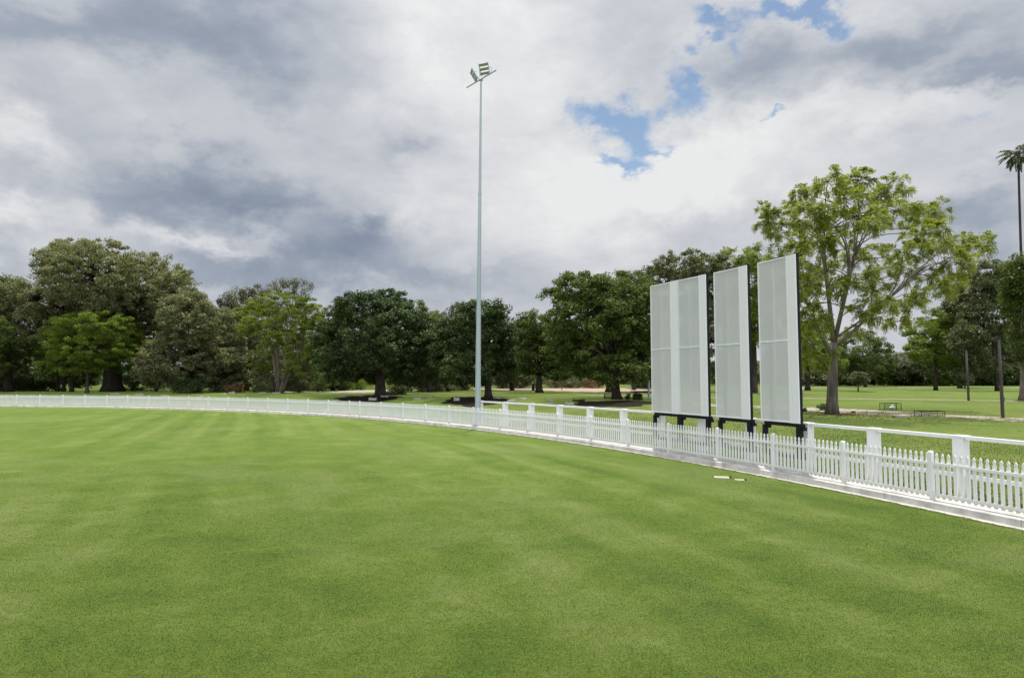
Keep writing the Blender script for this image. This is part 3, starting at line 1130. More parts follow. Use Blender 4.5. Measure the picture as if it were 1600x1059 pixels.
tree('shade_tree', 'dark leafy tree rising directly behind the floodlight mast', (763, 621.5), 92,
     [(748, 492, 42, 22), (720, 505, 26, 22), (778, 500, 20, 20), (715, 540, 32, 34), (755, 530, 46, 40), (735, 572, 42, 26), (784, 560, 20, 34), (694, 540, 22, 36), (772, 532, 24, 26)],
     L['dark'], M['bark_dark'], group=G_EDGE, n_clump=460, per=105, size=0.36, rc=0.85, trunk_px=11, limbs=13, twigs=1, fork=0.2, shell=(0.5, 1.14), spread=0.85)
tree('shade_tree', 'medium green tree between the mast and the largest dark tree, bins at its trunk', (843, 613), 126,
     [(838, 508, 32, 24), (820, 530, 28, 30), (858, 525, 26, 30), (840, 560, 46, 32), (872, 570, 24, 26), (805, 565, 14, 24)],
     L['mid'], M['bark_dark'], group=G_EDGE, n_clump=330, per=100, size=0.40, rc=1.0, trunk_px=10, limbs=11, twigs=1, fork=0.2)
tree('shade_tree', 'largest dark green tree just left of the sight screens with a thick trunk', (964, 624), 84,
     [(915, 452, 44, 26), (868, 462, 20, 10), (950, 460, 44, 26), (985, 462, 40, 34), (1005, 500, 36, 50), (920, 500, 60, 40), (965, 520, 60, 46), (885, 540, 30, 32), (935, 560, 48, 30), (1005, 560, 36, 34), (965, 578, 46, 22)],
     L['mid'], M['bark_dark'], group=G_EDGE, n_clump=950, per=95, size=0.34, rc=0.8, trunk_px=14, limbs=18, twigs=1, fork=0.15, shell=(0.5, 1.14), spread=0.85)
tree('shade_tree', 'dark tree with a grey trunk half hidden behind the largest dark tree', (951, 611), 128,
     [(950, 520, 50, 40), (985, 540, 40, 50), (1020, 555, 30, 36)], L['dark'], M['bark_dark'], n_clump=180, per=95, size=0.46, rc=1.2, trunk_px=9, limbs=6, twigs=0)
tree('fig_tree', 'broad olive fig tree showing above and between the first two sight screens', (1092, 608), 140,
     [(1068, 412, 48, 20), (1035, 432, 34, 22), (1105, 418, 34, 24), (1060, 455, 60, 40), (1120, 455, 40, 45), (1110, 530, 50, 60), (1050, 540, 60, 50)],
     L['olive'], M['bark_dark'], n_clump=900, per=70, size=0.44, rc=0.95, trunk_px=20, limbs=16, twigs=1, shell=(0.5, 1.02))
tree('jacaranda_tree', 'yellow-green feathery tree behind the middle sight screen', (1178, 611), 118,
     [(1152, 405, 30, 14), (1188, 398, 20, 16), (1165, 435, 40, 30), (1200, 450, 40, 40), (1170, 500, 40, 40), (1225, 530, 36, 44)],
     L['yellow'], M['bark'], kind='frond', n_clump=240, per=16, size=1.3, rc=1.0, trunk_px=9, limbs=14, twigs=3, npair=5, shell=(0.4, 1.0))
tree('jacaranda_tree', 'low bright green tree with lit leaves behind the trunk of the tall jacaranda', (1262, 606), 150,
     [(1262, 545, 34, 30), (1235, 560, 30, 28), (1290, 560, 30, 22), (1275, 520, 28, 26)],
     L['bright'], M['bark_dark'], n_clump=180, per=100, size=0.42, rc=1.1, trunk_px=7, limbs=9, twigs=2)
tree('shade_tree', 'dark green tree low behind the right side of the tall jacaranda trunk', (1352, 601), 210,
     [(1345, 545, 42, 26), (1372, 565, 26, 20), (1320, 570, 26, 16), (1350, 572, 36, 16)],
     L['mid'], M['bark_dark'], n_clump=190, per=95, size=0.6, rc=1.6, trunk_px=4, limbs=8, twigs=1)

# the tall jacaranda, closest tree
tree('jacaranda_tree', 'tall open feathery yellow-green jacaranda on bare pale limbs, right of the sight screens', (1300, 646.5), 48.5,
     [(1293, 284, 22, 18), (1252, 303, 26, 14), (1340, 282, 30, 18), (1382, 298, 36, 20), (1318, 312, 34, 22), (1268, 335, 42, 24), (1215, 350, 32, 22), (1290, 372, 42, 20), (1238, 385, 34, 18),
      (1400, 330, 40, 20), (1352, 345, 34, 20), (1450, 332, 34, 17), (1440, 366, 42, 17), (1485, 378, 36, 15), (1522, 386, 28, 17), (1500, 412, 22, 20), (1203, 330, 18, 16),
      (1410, 395, 40, 14), (1345, 400, 36, 16), (1222, 412, 28, 18), (1265, 440, 34, 20), (1455, 435, 34, 14), (1420, 470, 40, 14), (1368, 440, 34, 14), (1270, 500, 30, 20), (1345, 490, 34, 14), (1405, 502, 30, 10),
      (1252, 470, 24, 28), (1280, 420, 36, 18), (1315, 445, 34, 16), (1258, 545, 20, 24), (1390, 418, 36, 12), (1478, 445, 24, 14), (1330, 520, 24, 10), (1285, 560, 18, 12), (1375, 470, 30, 12)],
     L['jac'], M['bark_jac'], kind='frond', n_clump=860, per=10, size=0.45, rc=0.6, trunk_px=15.5, limbs=70, twigs=3, npair=7, shell=(0.05, 1.05), depth=1.3, fork=0.08, limb_r=0.5, spread=0.95, droop=0.5, wid=0.06,
     stems=[(1300, 646.5, 1303, 535, 1.0), (1303, 540, 1286, 400, .50, 1), (1303, 537, 1335, 400, .50, 1), (1303, 545, 1415, 440, .36, 1), (1301, 560, 1250, 450, .34, 1), (1302, 585, 1270, 540, .24, 1), (1303, 530, 1375, 480, .26, 1)])

tree('jacaranda_tree', 'olive feathery tree in half shade under the right arm of the tall jacaranda', (1462, 607), 150,
     [(1470, 500, 30, 20), (1450, 520, 34, 24), (1485, 525, 28, 26), (1465, 552, 44, 20), (1435, 545, 20, 18), (1490, 560, 22, 16)],
     L['bright'], M['bark_dark'], n_clump=240, per=100, size=0.40, rc=1.05, trunk_px=5, limbs=12, twigs=2, flat=0.5)
tree('shade_tree', 'tall dark tree right of the olive one, behind the wooden light pole', (1558, 609), 142,
     [(1545, 428, 34, 22), (1520, 455, 36, 26), (1570, 450, 30, 30), (1505, 485, 26, 30), (1545, 495, 44, 36), (1510, 530, 30, 30), (1560, 545, 40, 36), (1530, 570, 36, 18)],
     L['olive'], M['bark_dark'], n_clump=560, per=85, size=0.48, rc=1.1, trunk_px=5, limbs=16, twigs=2, shell=(0.45, 1.02))
tree('shade_tree', 'broad dark tree filling the gap between the olive one and the wooden light pole', (1500, 604), 185,
     [(1495, 520, 34, 24), (1525, 540, 34, 28), (1475, 555, 36, 26), (1510, 570, 40, 22), (1450, 570, 28, 18)],
     L['dark'], M['bark_dark'], n_clump=380, per=90, size=0.5, rc=1.2, trunk_px=6, limbs=10, twigs=1)
tree('shade_tree', 'leafy tree with a pale trunk cut by the right edge of the photo', (1597, 625.5), 80,
     [(1602, 430, 34, 34), (1620, 470, 50, 50), (1596, 470, 24, 32), (1600, 520, 22, 26), (1640, 540, 50, 40)],
     L['mid'], M['bark_pale'], n_clump=330, per=110, size=0.34, rc=0.9, trunk_px=8, limbs=10, twigs=1, fork=0.1)
tree('shade_tree', 'low grey-leaved spreading tree far across the park', (1415, 600.5), 250,
     [(1400, 572, 34, 14), (1440, 576, 34, 12), (1420, 562, 28, 12), (1370, 580, 20, 9)],
     L['grey'], M['bark_dark'], n_clump=170, per=95, size=0.75, rc=2.0, trunk_px=4, limbs=8, twigs=1, zmin=1.2)
tree('sapling', 'small sapling on a dark round mulch patch in the open lawn', (1341, 611.5), 136,
     [(1341, 588, 12, 8), (1335, 594, 9, 5), (1348, 594, 9, 5)], L['olive'], M['bark'], n_clump=46, per=60, size=0.30, rc=0.5, trunk_px=2.2, limbs=8, twigs=3)
tree('sapling', 'small leaning sapling beside the slim light pole', (1508, 607), 175,
     [(1505, 588, 13, 9), (1512, 596, 10, 6), (1497, 597, 8, 5)], L['olive'], M['bark'], n_clump=46, per=60, size=0.36, rc=0.7, trunk_px=2.5, limbs=8, twigs=2)

for x, tp, lab in ((335, 560, 'dull understorey tree between the silvery fig and the rusty shrub'), (520, 545, 'dull understorey tree joining the yellow-green tree and the darkest tree'),
                   (700, 560, 'dull understorey tree filling the gap left of the floodlight mast'), (800, 555, 'dull understorey tree right of the trunk behind the mast')):
    tree('understorey_tree', lab, (x, 609.5), 150, [(x - 18, tp, 26, 26), (x + 18, tp + 4, 26, 26), (x, tp + 24, 34, 22)], L['olive'], M['bark_dark'], n_clump=190, per=90, size=0.42, rc=1.05, trunk_px=6, limbs=6, twigs=1, zmin=0.3)

shrub('shrub', 'grey-green bush hiding the foot of the leftmost leaning stem', 427, 613.6, 13, 26, L['olive'], n=30)
shrub('shrub', 'olive bush right of the leaning pale stems', 468, 613.2, 18, 26, L['olive'], n=34)
shrub('shrub', 'tall olive bush between the leaning stems and the darkest tree', 497, 612.5, 17, 34, L['mid'], n=34)

# belt of far trees along the horizon
mid_x = [(-40, 520), (45, 535), (110, 540), (330, 505), (372, 500), (465, 515), (520, 520), (640, 505), (692, 515), (800, 520), (880, 525), (1030, 500)]
far_x = [(-70, 545), (-20, 560), (30, 566), (75, 572), (215, 566), (255, 574), (310, 570), (420, 560), (480, 566), (530, 572), (575, 574), (640, 570), (700, 566), (740, 572), (790, 580), (905, 576),
         (1020, 566), (1070, 560), (1140, 562), (1200, 566), (1235, 575), (1300, 568), (1400, 572), (1500, 568), (1545, 566), (1590, 560), (1640, 556), (1690, 552), (1262, 572), (1285, 578), (1345, 574), (1375, 566), (1425, 576), (1450, 570), (1475, 564), (1522, 574), (1568, 566), (1440, 556), (1495, 552), (1535, 548), (1580, 545), (1325, 570), (1405, 562)]
LBL_FAR = 'distant dark tree in the belt closing the park off along the horizon'
for i, (x, tp) in enumerate(mid_x + far_x):
    Y = (200 if i < len(mid_x) else 265) + 25 * math.sin(i * 2.7)
    w = (34 if i < len(mid_x) else 26) + 7 * math.sin(i * 1.3)
    h = (601 - tp) / 2
    lf = (L['dark'], L['olive'], L['mid'], L['olive'])[i % 4]
    tree('background_tree', LBL_FAR, (x, 601.5), Y, [(x - w * .4, tp + h * .9, w * .8, h * .8), (x + w * .5, tp + h, w * .8, h * .85), (x, tp + h * 0.6, w * .7, h * .6), (x, 594, w, 7)],
         lf, M['bark_dark'], group='far belt of trees', n_clump=(150 if i < len(mid_x) else 80), per=90, size=0.95, rc=2.2, trunk_px=3, limbs=5, twigs=0, zmin=0.3)

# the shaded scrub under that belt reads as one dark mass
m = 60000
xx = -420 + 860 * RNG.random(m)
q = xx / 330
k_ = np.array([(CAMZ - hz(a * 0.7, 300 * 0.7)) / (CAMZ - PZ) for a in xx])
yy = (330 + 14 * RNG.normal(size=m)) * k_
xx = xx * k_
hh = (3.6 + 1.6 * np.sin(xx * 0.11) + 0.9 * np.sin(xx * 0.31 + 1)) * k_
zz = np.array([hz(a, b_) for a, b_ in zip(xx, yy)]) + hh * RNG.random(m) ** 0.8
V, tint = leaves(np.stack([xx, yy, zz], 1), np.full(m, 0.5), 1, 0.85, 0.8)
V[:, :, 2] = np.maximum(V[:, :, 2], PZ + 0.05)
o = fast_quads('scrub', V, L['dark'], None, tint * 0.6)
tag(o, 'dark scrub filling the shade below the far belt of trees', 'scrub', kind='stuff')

# palm at the right edge
PY = 150
pb = at(1603, 607, PY)
pb.z = PZ
palm = tag(empty('palm_tree', pb), 'very tall slender palm with drooping fronds at the right edge of the photo', 'palm')
mb = MB()
ph = at(1591, 240, PY)
pts = bez(Vector((0, 0, 0)), Vector((0.3, 0, (ph.z - PZ) * 0.55)), ph - pb, 12)
mb.tube(pts, [0.45, 0.33, 0.30, 0.28, 0.27, 0.26, 0.26, 0.25, 0.25, 0.24, 0.24, 0.22], 10)
mb.build('trunk', M['bark_dark'], palm, smooth=True)
Vs, Ts, stalks = [], [], MB()
hd = np.array(ph - pb)
for i in range(42):
    a = i * 2.399
    el0 = random.uniform(-1.15, 1.2)
    ln = random.uniform(3.2, 4.6)
    d = np.array([math.cos(a) * math.cos(el0), math.sin(a) * math.cos(el0), math.sin(el0)])
    p = hd.copy()
    st_ = []
    for k in range(11):
        st_.append(Vector(p))
        side = unit(np.cross(d, [0, 0, 1.0]))
        if k > 2:
            for s_ in (-1, 1):
                for h_ in range(3):
                    q = unit(side * s_ * (1.2 - 0.09 * k) + d * 0.9 + np.array([0, 0, -0.5]) + RNG.normal(size=3) * 0.15)
                    l_ = 1.35 * (1.1 - 0.06 * k)
                    w_ = unit(np.cross(q, RNG.normal(size=3))) * 0.075
                    o_ = p + d * 0.08 * h_
                    Vs.append(np.stack([o_, o_ + q * l_ * .5 + w_, o_ + q * l_, o_ + q * l_ * .5 - w_]))
                    Ts.append(random.random())
        p = p + d * ln / 11
        d = unit(d + np.array([0, 0, -0.10]))
    stalks.tube(st_, [0.05 - 0.004 * k for k in range(11)], 4, caps=False)
stalks.build('frond_stalk', M['bark'], palm)
fast_quads('crown', np.array(Vs), L['palm'], palm, np.array(Ts))

# ------------------------------------------------------------------ shrubs and hedging
shrub('shrub', 'pale grey-green shrub right of the huge fig trunk', 243, 612, 20, 24, L['pale'], n=34)
shrub('shrub', 'black-green dense shrub mass in front of the silvery fig', 296, 614.5, 32, 24, L['dark'], n=40, size=0.26)
shrub('shrub', 'rusty brown shrub beside a pale boulder', 369, 613.5, 15, 16, L['red'], n=26)
shrub('shrub', 'olive shrub just left of the rusty shrub', 345, 613, 16, 18, L['olive'], n=26)
shrub('shrub', 'grey-green bush left of the leaning pale stems', 410, 613, 17, 20, L['olive'], n=28)
shrub('shrub', 'dark low bush at the foot of the huge fig', 208, 611, 16, 11, L['dark'], n=22)
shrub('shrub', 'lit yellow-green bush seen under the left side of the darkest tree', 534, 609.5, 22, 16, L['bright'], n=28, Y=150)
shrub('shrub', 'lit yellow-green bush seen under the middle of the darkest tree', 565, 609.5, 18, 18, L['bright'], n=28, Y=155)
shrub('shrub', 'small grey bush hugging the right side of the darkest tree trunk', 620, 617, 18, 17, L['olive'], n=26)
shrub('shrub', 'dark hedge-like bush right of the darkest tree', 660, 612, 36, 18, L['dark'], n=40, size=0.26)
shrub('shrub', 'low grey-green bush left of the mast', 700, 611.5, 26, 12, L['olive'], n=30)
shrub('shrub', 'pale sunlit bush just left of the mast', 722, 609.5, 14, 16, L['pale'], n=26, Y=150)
for x, h, lf, lab in ((785, 20, 'pale', 'pale dry shrub behind the red earth, right of the tree behind the mast'), (812, 17, 'pale', 'pale shrub behind the red earth, left of the bins'),
                      (868, 18, 'pale', 'pale shrub behind the red earth, right of the bins'), (893, 16, 'olive', 'olive shrub behind the red earth, under the largest dark tree'),
                      (925, 15, 'red', 'rusty shrub behind the red earth, left of the largest dark tree trunk'), (1005, 16, 'olive', 'olive shrub behind the red earth beside the lone bin'),
                      (1035, 18, 'olive', 'olive shrub behind the red earth at the left screen edge')):
    shrub('shrub', lab, x, 607, 18, h, L[lf], n=26, Y=185, size=0.32)
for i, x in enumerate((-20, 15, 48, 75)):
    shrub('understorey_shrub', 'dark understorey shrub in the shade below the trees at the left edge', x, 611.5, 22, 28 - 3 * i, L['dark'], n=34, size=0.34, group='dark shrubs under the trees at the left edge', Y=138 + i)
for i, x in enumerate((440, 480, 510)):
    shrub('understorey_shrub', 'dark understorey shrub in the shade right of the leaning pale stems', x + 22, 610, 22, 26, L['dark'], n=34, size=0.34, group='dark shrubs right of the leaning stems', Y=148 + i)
shrub('shrub', 'scraggly low bush at the left foot of the tall jacaranda', 1284, 641, 13, 10, L['dark'], n=14, per=22, size=0.16)
shrub('shrub', 'tiny dark tuft right of the tall jacaranda trunk', 1333, 645.5, 3.5, 3, L['dark'], n=8, per=40, size=0.1)
shrub('shrub', 'low dark bush by the right screen edge', 1256, 643, 6, 6, L['dark'], n=12, per=40, size=0.14)
shrub('shrub', 'low dark bush on the dark shade patch right of the largest dark tree trunk', 993, 625, 17, 10, L['dark'], n=22, size=0.16)
shrub('shrub', 'leafy fallen clump in the shade under the largest dark tree', 905, 627.5, 14, 4, L['dark'], n=16, per=60, size=0.12)
shrub('hedge', 'dark square hedge far across the park by the pale wall', 1384, 599.5, 9, 8, L['dark'], n=30, size=0.7, Y=330, per=90)


# ------------------------------------------------------------------ stones and small things in the park


def stone(name, label, px, py, wpx, hpx, mat, rz=None, group=None, rough=0.06, cat='stone block'):
    p = gnd(px, py)
    w = wpx * p.y / F
    h = max(0.16, hpx * p.y / F * 0.8)
    dpt = w * random.uniform(0.45, 0.7)
    import bmesh
    bm = bmesh.new()
    bmesh.ops.create_cube(bm, size=1.0)
    bmesh.ops.subdivide_edges(bm, edges=bm.edges[:], cuts=3, use_grid_fill=True)
    for v in bm.verts:
        x, y, z = v.co
        k = 1 + rough * (math.sin(v.co.x * 9 + px) + math.sin(v.co.y * 11 + py) + math.sin(v.co.z * 8 + px))
        rnd = 1 - 0.12 * (abs(x) * 2) ** 4 * (abs(z) * 2) ** 4 - 0.10 * (abs(y) * 2) ** 4
        v.co = Vector((x * w * k * rnd, y * dpt * k * rnd, (z + 0.5) * h * (1 + 0.12 * math.sin(x * 6 + py)) * (1 - 0.06 * (abs(x) * 2) ** 6) - 0.03))
    me = bpy.data.meshes.new(name)
    bm.to_mesh(me)
    bm.free()
    me.materials.append(mat)
    o = bpy.data.objects.new(name, me)
    COL.objects.link(o)
    o.location = (p.x, p.y, p.z)
    o.rotation_euler = (0, 0, random.uniform(-.4, .4) if rz is None else rz)
    b = o.modifiers.new('edge', 'BEVEL')
    b.width = 0.03
    b.segments = 2
    tag(o, label, cat, group)
    return o


GS = 'stone blocks set out on the grass behind the fence'
st, sp_ = M['stone'], M['stone_pale']
for a in [(179, 616.3, 13, 3, sp_, 'pale flat stone block on the grass in front of the huge fig trunk'),
          (217, 617, 13, 2.5, st, 'flat mossy stone block right of the huge fig trunk'),
          (257, 619.3, 10, 2, sp_, 'thin whitish stone slab just over the fence, left of the black-green shrub mass'),
          (315, 620.3, 6, 2, sp_, 'small whitish stone just over the fence, below the black-green shrub mass'),
          (349, 616, 8, 2, sp_, 'small pale stone left of the boulder at the rusty shrub'),
          (432, 614.8, 12, 3, sp_, 'pale stone block at the foot of the leaning stems'),
          (410, 614, 11, 2, st, 'thin stone slab left of the foot of the leaning stems'),
          (523, 614.8, 11, 3, sp_, 'white stone slab left of the darkest tree mulch bed'),
          (537.5, 618.5, 8, 4, st, 'grey stone in the shade at the left end of the darkest tree mulch bed'),
          (564, 619.8, 7, 3.5, st, 'small brown stone in the shade in the middle of the darkest tree mulch bed'),
          (582.5, 625.8, 13, 6, sp_, 'largest stone block, half sunlit, closest to the fence below the darkest tree trunk'),
          (601, 621, 12, 4.5, st, 'tilted stone block right below the darkest tree trunk'),
          (652, 624.3, 13, 4, sp_, 'sunlit yellowish stone block on the open lawn, closer to the fence of the lawn pair'),
          (671, 620.2, 13, 2.5, sp_, 'thin sunlit stone slab on the open lawn, farther from the fence of the lawn pair'),
          (713.5, 626.8, 9, 8, sp_, 'upright pale stone block left of the mast on dark mulch and shade'),
          (777, 623.3, 13, 3.5, st, 'stone slab on mulch right of the trunk behind the mast'),
          (799, 627.3, 12, 4, sp_, 'grey stone slab just above the white rail, right of the mast'),
          (817, 624.3, 12, 2.5, sp_, 'bright thin stone slab on sunlit lawn right of the mast'),
          (860, 626.3, 11, 2, sp_, 'thin sunlit stone slab on the lawn between mast and largest dark tree'),
          (889, 632, 14, 6, st, 'square stone block in the shade left of the largest dark tree trunk'),
          (1183, 640, 8, 5, sp_, 'pale stone block seen between the middle and right sight screens'),
          (1408, 652.3, 24, 7, st, 'broad brownish stone block beside the gravel path'),
          (1552, 655.6, 9, 3, st, 'small stone block beside the wooden light pole')]:
    stone('stone_block', a[5], a[0], a[1], a[2], a[3], a[4], group=GS)
stone('boulder', 'pale rounded boulder beside the rusty shrub', 362, 615.5, 9, 5, sp_, rough=0.12, cat='boulder')


def bin_(label, px, py, Y, w, h):
    ks = kscale(px, Y)
    w, h = w * ks, h * ks
    b = at(px, py, Y * ks)
    b.z = hz(b.x, b.y)
    root = tag(empty('litter_bin', b), label, 'bin', 'dark park bins')
    mb = MB()
    t, k = w / 2, w / 2 * 0.82
    mb.add([(-k, -k, .08), (k, -k, .08), (k, k, .08), (-k, k, .08), (-t, -t, h), (t, -t, h), (t, t, h), (-t, t, h)], [(3, 2, 1, 0), (4, 5, 6, 7), (0, 1, 5, 4), (1, 2, 6, 5), (2, 3, 7, 6), (3, 0, 4, 7)])
    mb.build('body', M['bin'], root, bevel=0.03)
    mb = MB()
    mb.box((0, -0.02, h + 0.05), (w * 1.08, w * 1.12, 0.09))
    mb.tube([(-t, t + .06, h), (t, t + .06, h)], 0.02, 6)
    mb.build('lid', M['bin'], root, bevel=0.03)
    mb = MB()
    for s_ in (-1, 1):
        mb.tube([(s_ * t * .8, k, 0.1), (s_ * t * .8 + s_ * 0.06, k, 0.1)], 0.1, 12)
    mb.build('wheel', M['black'], root)
    return root


bin_('dark bin touching the trunk of the medium green tree, left one of the pair', 833.2, 610, 140, 0.72, 1.55)
bin_('dark bin touching the trunk of the medium green tree, right one of the pair', 838.8, 610, 139, 0.72, 1.55)
bin_('lone dark bin right of the largest dark tree trunk', 990.5, 608, 150, 1.05, 1.35)


def guard(label, px, py, wpx, hpx, item=None, bars=9):
    b = gnd(px, py)
    w, h = wpx * b.y / F, hpx * b.y / F
    root = tag(empty('wire_guard', b), label, 'wire guard', 'low black wire guards on the grass')
    mb = MB()
    dpt = w * 0.5
    for (xa, ya, xb, yb) in ((-w / 2, -dpt / 2, w / 2, -dpt / 2), (w / 2, -dpt / 2, w / 2, dpt / 2), (w / 2, dpt / 2, -w / 2, dpt / 2), (-w / 2, dpt / 2, -w / 2, -dpt / 2)):
        mb.tube([(xa, ya, h), (xb, yb, h)], 0.022, 6)
        mb.tube([(xa, ya, 0.06), (xb, yb, 0.06)], 0.012, 6)
        mb.tube([(xa, ya, 0), (xa, ya, h)], 0.024, 6)
    mb.build('frame', M['black'], root)
    mb = MB()
    for k in range(1, bars * 2):
        x = -w / 2 + w * k / (bars * 2)
        for y in (-dpt / 2, dpt / 2):
            mb.tube([(x, y, 0.06), (x, y, h)], 0.005, 4, caps=False)
    for z in (0.3, 0.6):
        for y in (-dpt / 2, dpt / 2):
            mb.tube([(-w / 2, y, h * z + .03), (w / 2, y, h * z + .03)], 0.005, 4, caps=False)
    mb.build('wire', M['black'], root)
    return root


guard('low black wire guard with a pale sack inside, right of the jacaranda trunk', 1391.5, 640.5, 26, 10.5)
guard('long low black wire guard beside the broad brown stone block and the gravel path', 1452.5, 651, 36, 9)
guard('small wire guard left of the largest dark tree trunk in the shade', 951, 623.5, 13, 8)
import bmesh
b = gnd(1394, 639)
bm = bmesh.new()
bmesh.ops.create_icosphere(bm, subdivisions=3, radius=0.2)
for v in bm.verts:
    v.co.z = v.co.z * 0.75 + 0.14 + 0.04 * math.sin(v.co.x * 14) * math.cos(v.co.y * 11)
    v.co.x *= 1.15 + 0.1 * math.sin(v.co.z * 20)
    if v.co.z > 0.24:
        v.co.x *= 0.6
        v.co.y *= 0.6
        v.co.z += 0.12
me = bpy.data.meshes.new('sack')
bm.to_mesh(me)
bm.free()
me.materials.append(M['shirt'])
o = bpy.data.objects.new('sack', me)
COL.objects.link(o)
o.location = b
tag(o, 'pale lumpy sack sitting inside the wire guard on the lawn', 'sack')


def light_pole(label, px, py, top, wpx, head, mat):
    b = gnd(px, py)
    t = at(px - 1, top, b.y)
    root = tag(empty('light_pole', b), label, 'light pole', 'park light poles')
    H = t.z - b.z
    r = wpx * b.y / F / 2
    mb = MB()
    mb.tube([(0, 0, 0), (0.0, 0, H * .5), (-0.03, 0, H)], [r, r * .9, r * .72], 12)
    mb.build('pole', mat, root, smooth=True)
    mb = MB()
    mb.tube([(-0.03, 0, H), (-0.03, 0, H + .12)], 0.05, 8)
    mb.tube([(-0.03, 0, H + 0.1), (-0.25, -0.1, H + .16)], 0.03, 6)
    mb.box((-0.30, -0.1, H + 0.19), (0.42, 0.26, 0.10), 0.3)
    mb.build('lamp_head', M['black'], root, bevel=0.02)
    mb = MB()
    mb.box((-0.30, -0.1, H + 0.132), (0.3, 0.18, 0.015), 0.3)
    mb.build('lens', M['led'], root)
    mb = MB()
    mb.box((0, -r, 1.3), (0.16, 0.08, 0.3))
    mb.build('junction_box', M['wood'], root)
    return root


light_pole('thick weathered wooden light pole beside the gravel path at the right', 1567, 653.5, 530, 5.0, True, M['wood'])
light_pole('slim light pole farther off, its head lost in the leaves', 1513.5, 626, 548, 3.4, True, M['wood'])

# grey post at the left screen edge
b = gnd(1014, 623)
mb = MB()
mb.tube([(0, 0, 0), (0, 0, 1.95), (0, 0, 2.0)], [0.11, 0.11, 0.07], 12)
mb.box((0, -0.1, 1.6), (0.2, 0.02, 0.3))
o = mb.build('bollard_post', M['galv'])
o.location = b
tag(o, 'blue-grey metal post standing beside the left edge of the widest sight screen', 'post')
for px, py, h, lab in ((505.5, 613, 8, 'short brown timber stake left of the darkest tree'), (878, 609.5, 4, 'short thin stake on the red earth'),
                       (795, 607.8, 12, 'slim dark post behind the red earth')):
    b = gnd(px, py)
    H = h * b.y / F
    mb = MB()
    mb.box((0, 0, H / 2 - .02), (0.14, 0.14, H))
    mb.box((0, 0, H - .01), (0.17, 0.17, 0.05))
    o = mb.build('stake', M['wood'], bevel=0.01)
    o.location = b
    tag(o, lab, 'stake')

# pale far wall, low building at the left, rail barrier
mb = MB()
p0_, p1_ = at(1180, 598, 400), at(1410, 598, 400)
w = p1_.x - p0_.x
wl = tag(empty('boundary_wall', ((p0_.x + p1_.x) / 2, 400, PZ)), 'long low pale wall along the far edge of the park', 'wall')
mb.box((0, 0, 0.95), (w, 0.3, 1.9))
mb.build('wall', M['wall'], wl)
mb = MB()
mb.box((0, 0, 1.96), (w + .1, 0.42, 0.1))
mb.build('coping', M['stone_pale'], wl)
mb = MB()
for k in range(16):
    mb.box((-w / 2 + w * (k + .5) / 16, -0.2, 0.95), (0.4, 0.09, 1.88))
mb.build('pier', M['wall'], wl)


def house(label, px, Y, wm, hm, rz):
    b = at(px, 600, Y)
    b.z = hz(b.x, b.y)
    root = tag(empty('house', b, rz), label, 'house')
    mb = MB()
    mb.box((0, 0, hm / 2), (wm, 7, hm))
    mb.build('wall', M['wall'], root)
    mb = MB()
    a, c, e = wm / 2 + .5, 4.1, hm + 0.01
    mb.add([(-a, -c, e), (a, -c, e), (a, c, e), (-a, c, e), (-a * .7, 0, e + 1.8), (a * .7, 0, e + 1.8)], [(0, 1, 5, 4), (1, 2, 5), (2, 3, 4, 5), (3, 0, 4), (3, 2, 1, 0)])
    mb.build('roof', M['roof'], root)
    n = max(2, int(wm / 3))
    for k in range(n):
        x = -wm / 2 + wm * (k + .5) / n
        f = MB()
        for dx, dz, sx, sz in ((-.55, 0, .1, 1.3), (.55, 0, .1, 1.3), (0, .65, 1.2, .1), (0, -.65, 1.2, .1)):
            f.box((x + dx, -3.53, hm * .55 + dz), (sx, .1, sz))
        fr = f.build('window', M['white'], root)
        g = MB()
        g.box((x, -3.51, hm * .55), (1.0, .04, 1.2))
        g.build('pane', M['glass'], fr)
    mb = MB()
    mb.box((wm * .3, -3.52, 1.0), (0.95, .08, 2.0))
    mb.build('door', M['wood'], root)
    return root


house('pale house glimpsed between the slim trunks at the left', 100, 300, 14, 4.2, 0.1)
house('pale house glimpsed at the far side of the park between jacaranda and grey tree', 1384, 520, 16, 8, -0.2)
bb = at(1446, 600, 235)
bb.z = PZ
rb = tag(empty('rail_barrier', bb), 'thin post and rail barrier far across the lawn', 'barrier')
for x in (-3.4, -0.35, 0.6, 3.4):
    mb = MB()
    mb.tube([(x, 0, 0), (x, 0, 1.9 if abs(x) < 1 else 1.2)], 0.06, 8)
    mb.build('post', M['wood'], rb)
mb = MB()
mb.tube([(-3.4, 0, 1.0), (-1.8, 0, 0.85), (-.35, 0, 1.1)], 0.035, 6)
mb.tube([(.6, 0, 1.1), (2, 0, .85), (3.4, 0, 1.0)], 0.035, 6)
mb.build('rail', M['wood'], rb)

# two sprinkler pit lids in the turf
for px, py, w, dd, lab in ((1127.5, 745.5, 0.42, 0.36, 'larger pale pit lid set in the turf near the fence'), (1155.5, 749.5, 0.26, 0.22, 'smaller pale pit lid set in the turf near the fence')):
    b = gnd(px, py, 0.0)
    root = tag(empty('pit_lid', b, -0.25), lab, 'pit lid', 'pit lids in the turf')
    mb = MB()
    mb.box((0, 0, 0.007), (w, dd, 0.010))
    mb.build('lid', M['stone'], root, bevel=0.004)
    mb = MB()
    mb.box((0.03, dd / 2 + .022, 0.005), (w + .10, 0.04, 0.009))
    mb.box((w / 2 + .024, 0, 0.005), (0.04, dd, 0.009))
    mb.build('collar', M['mulch'], root)

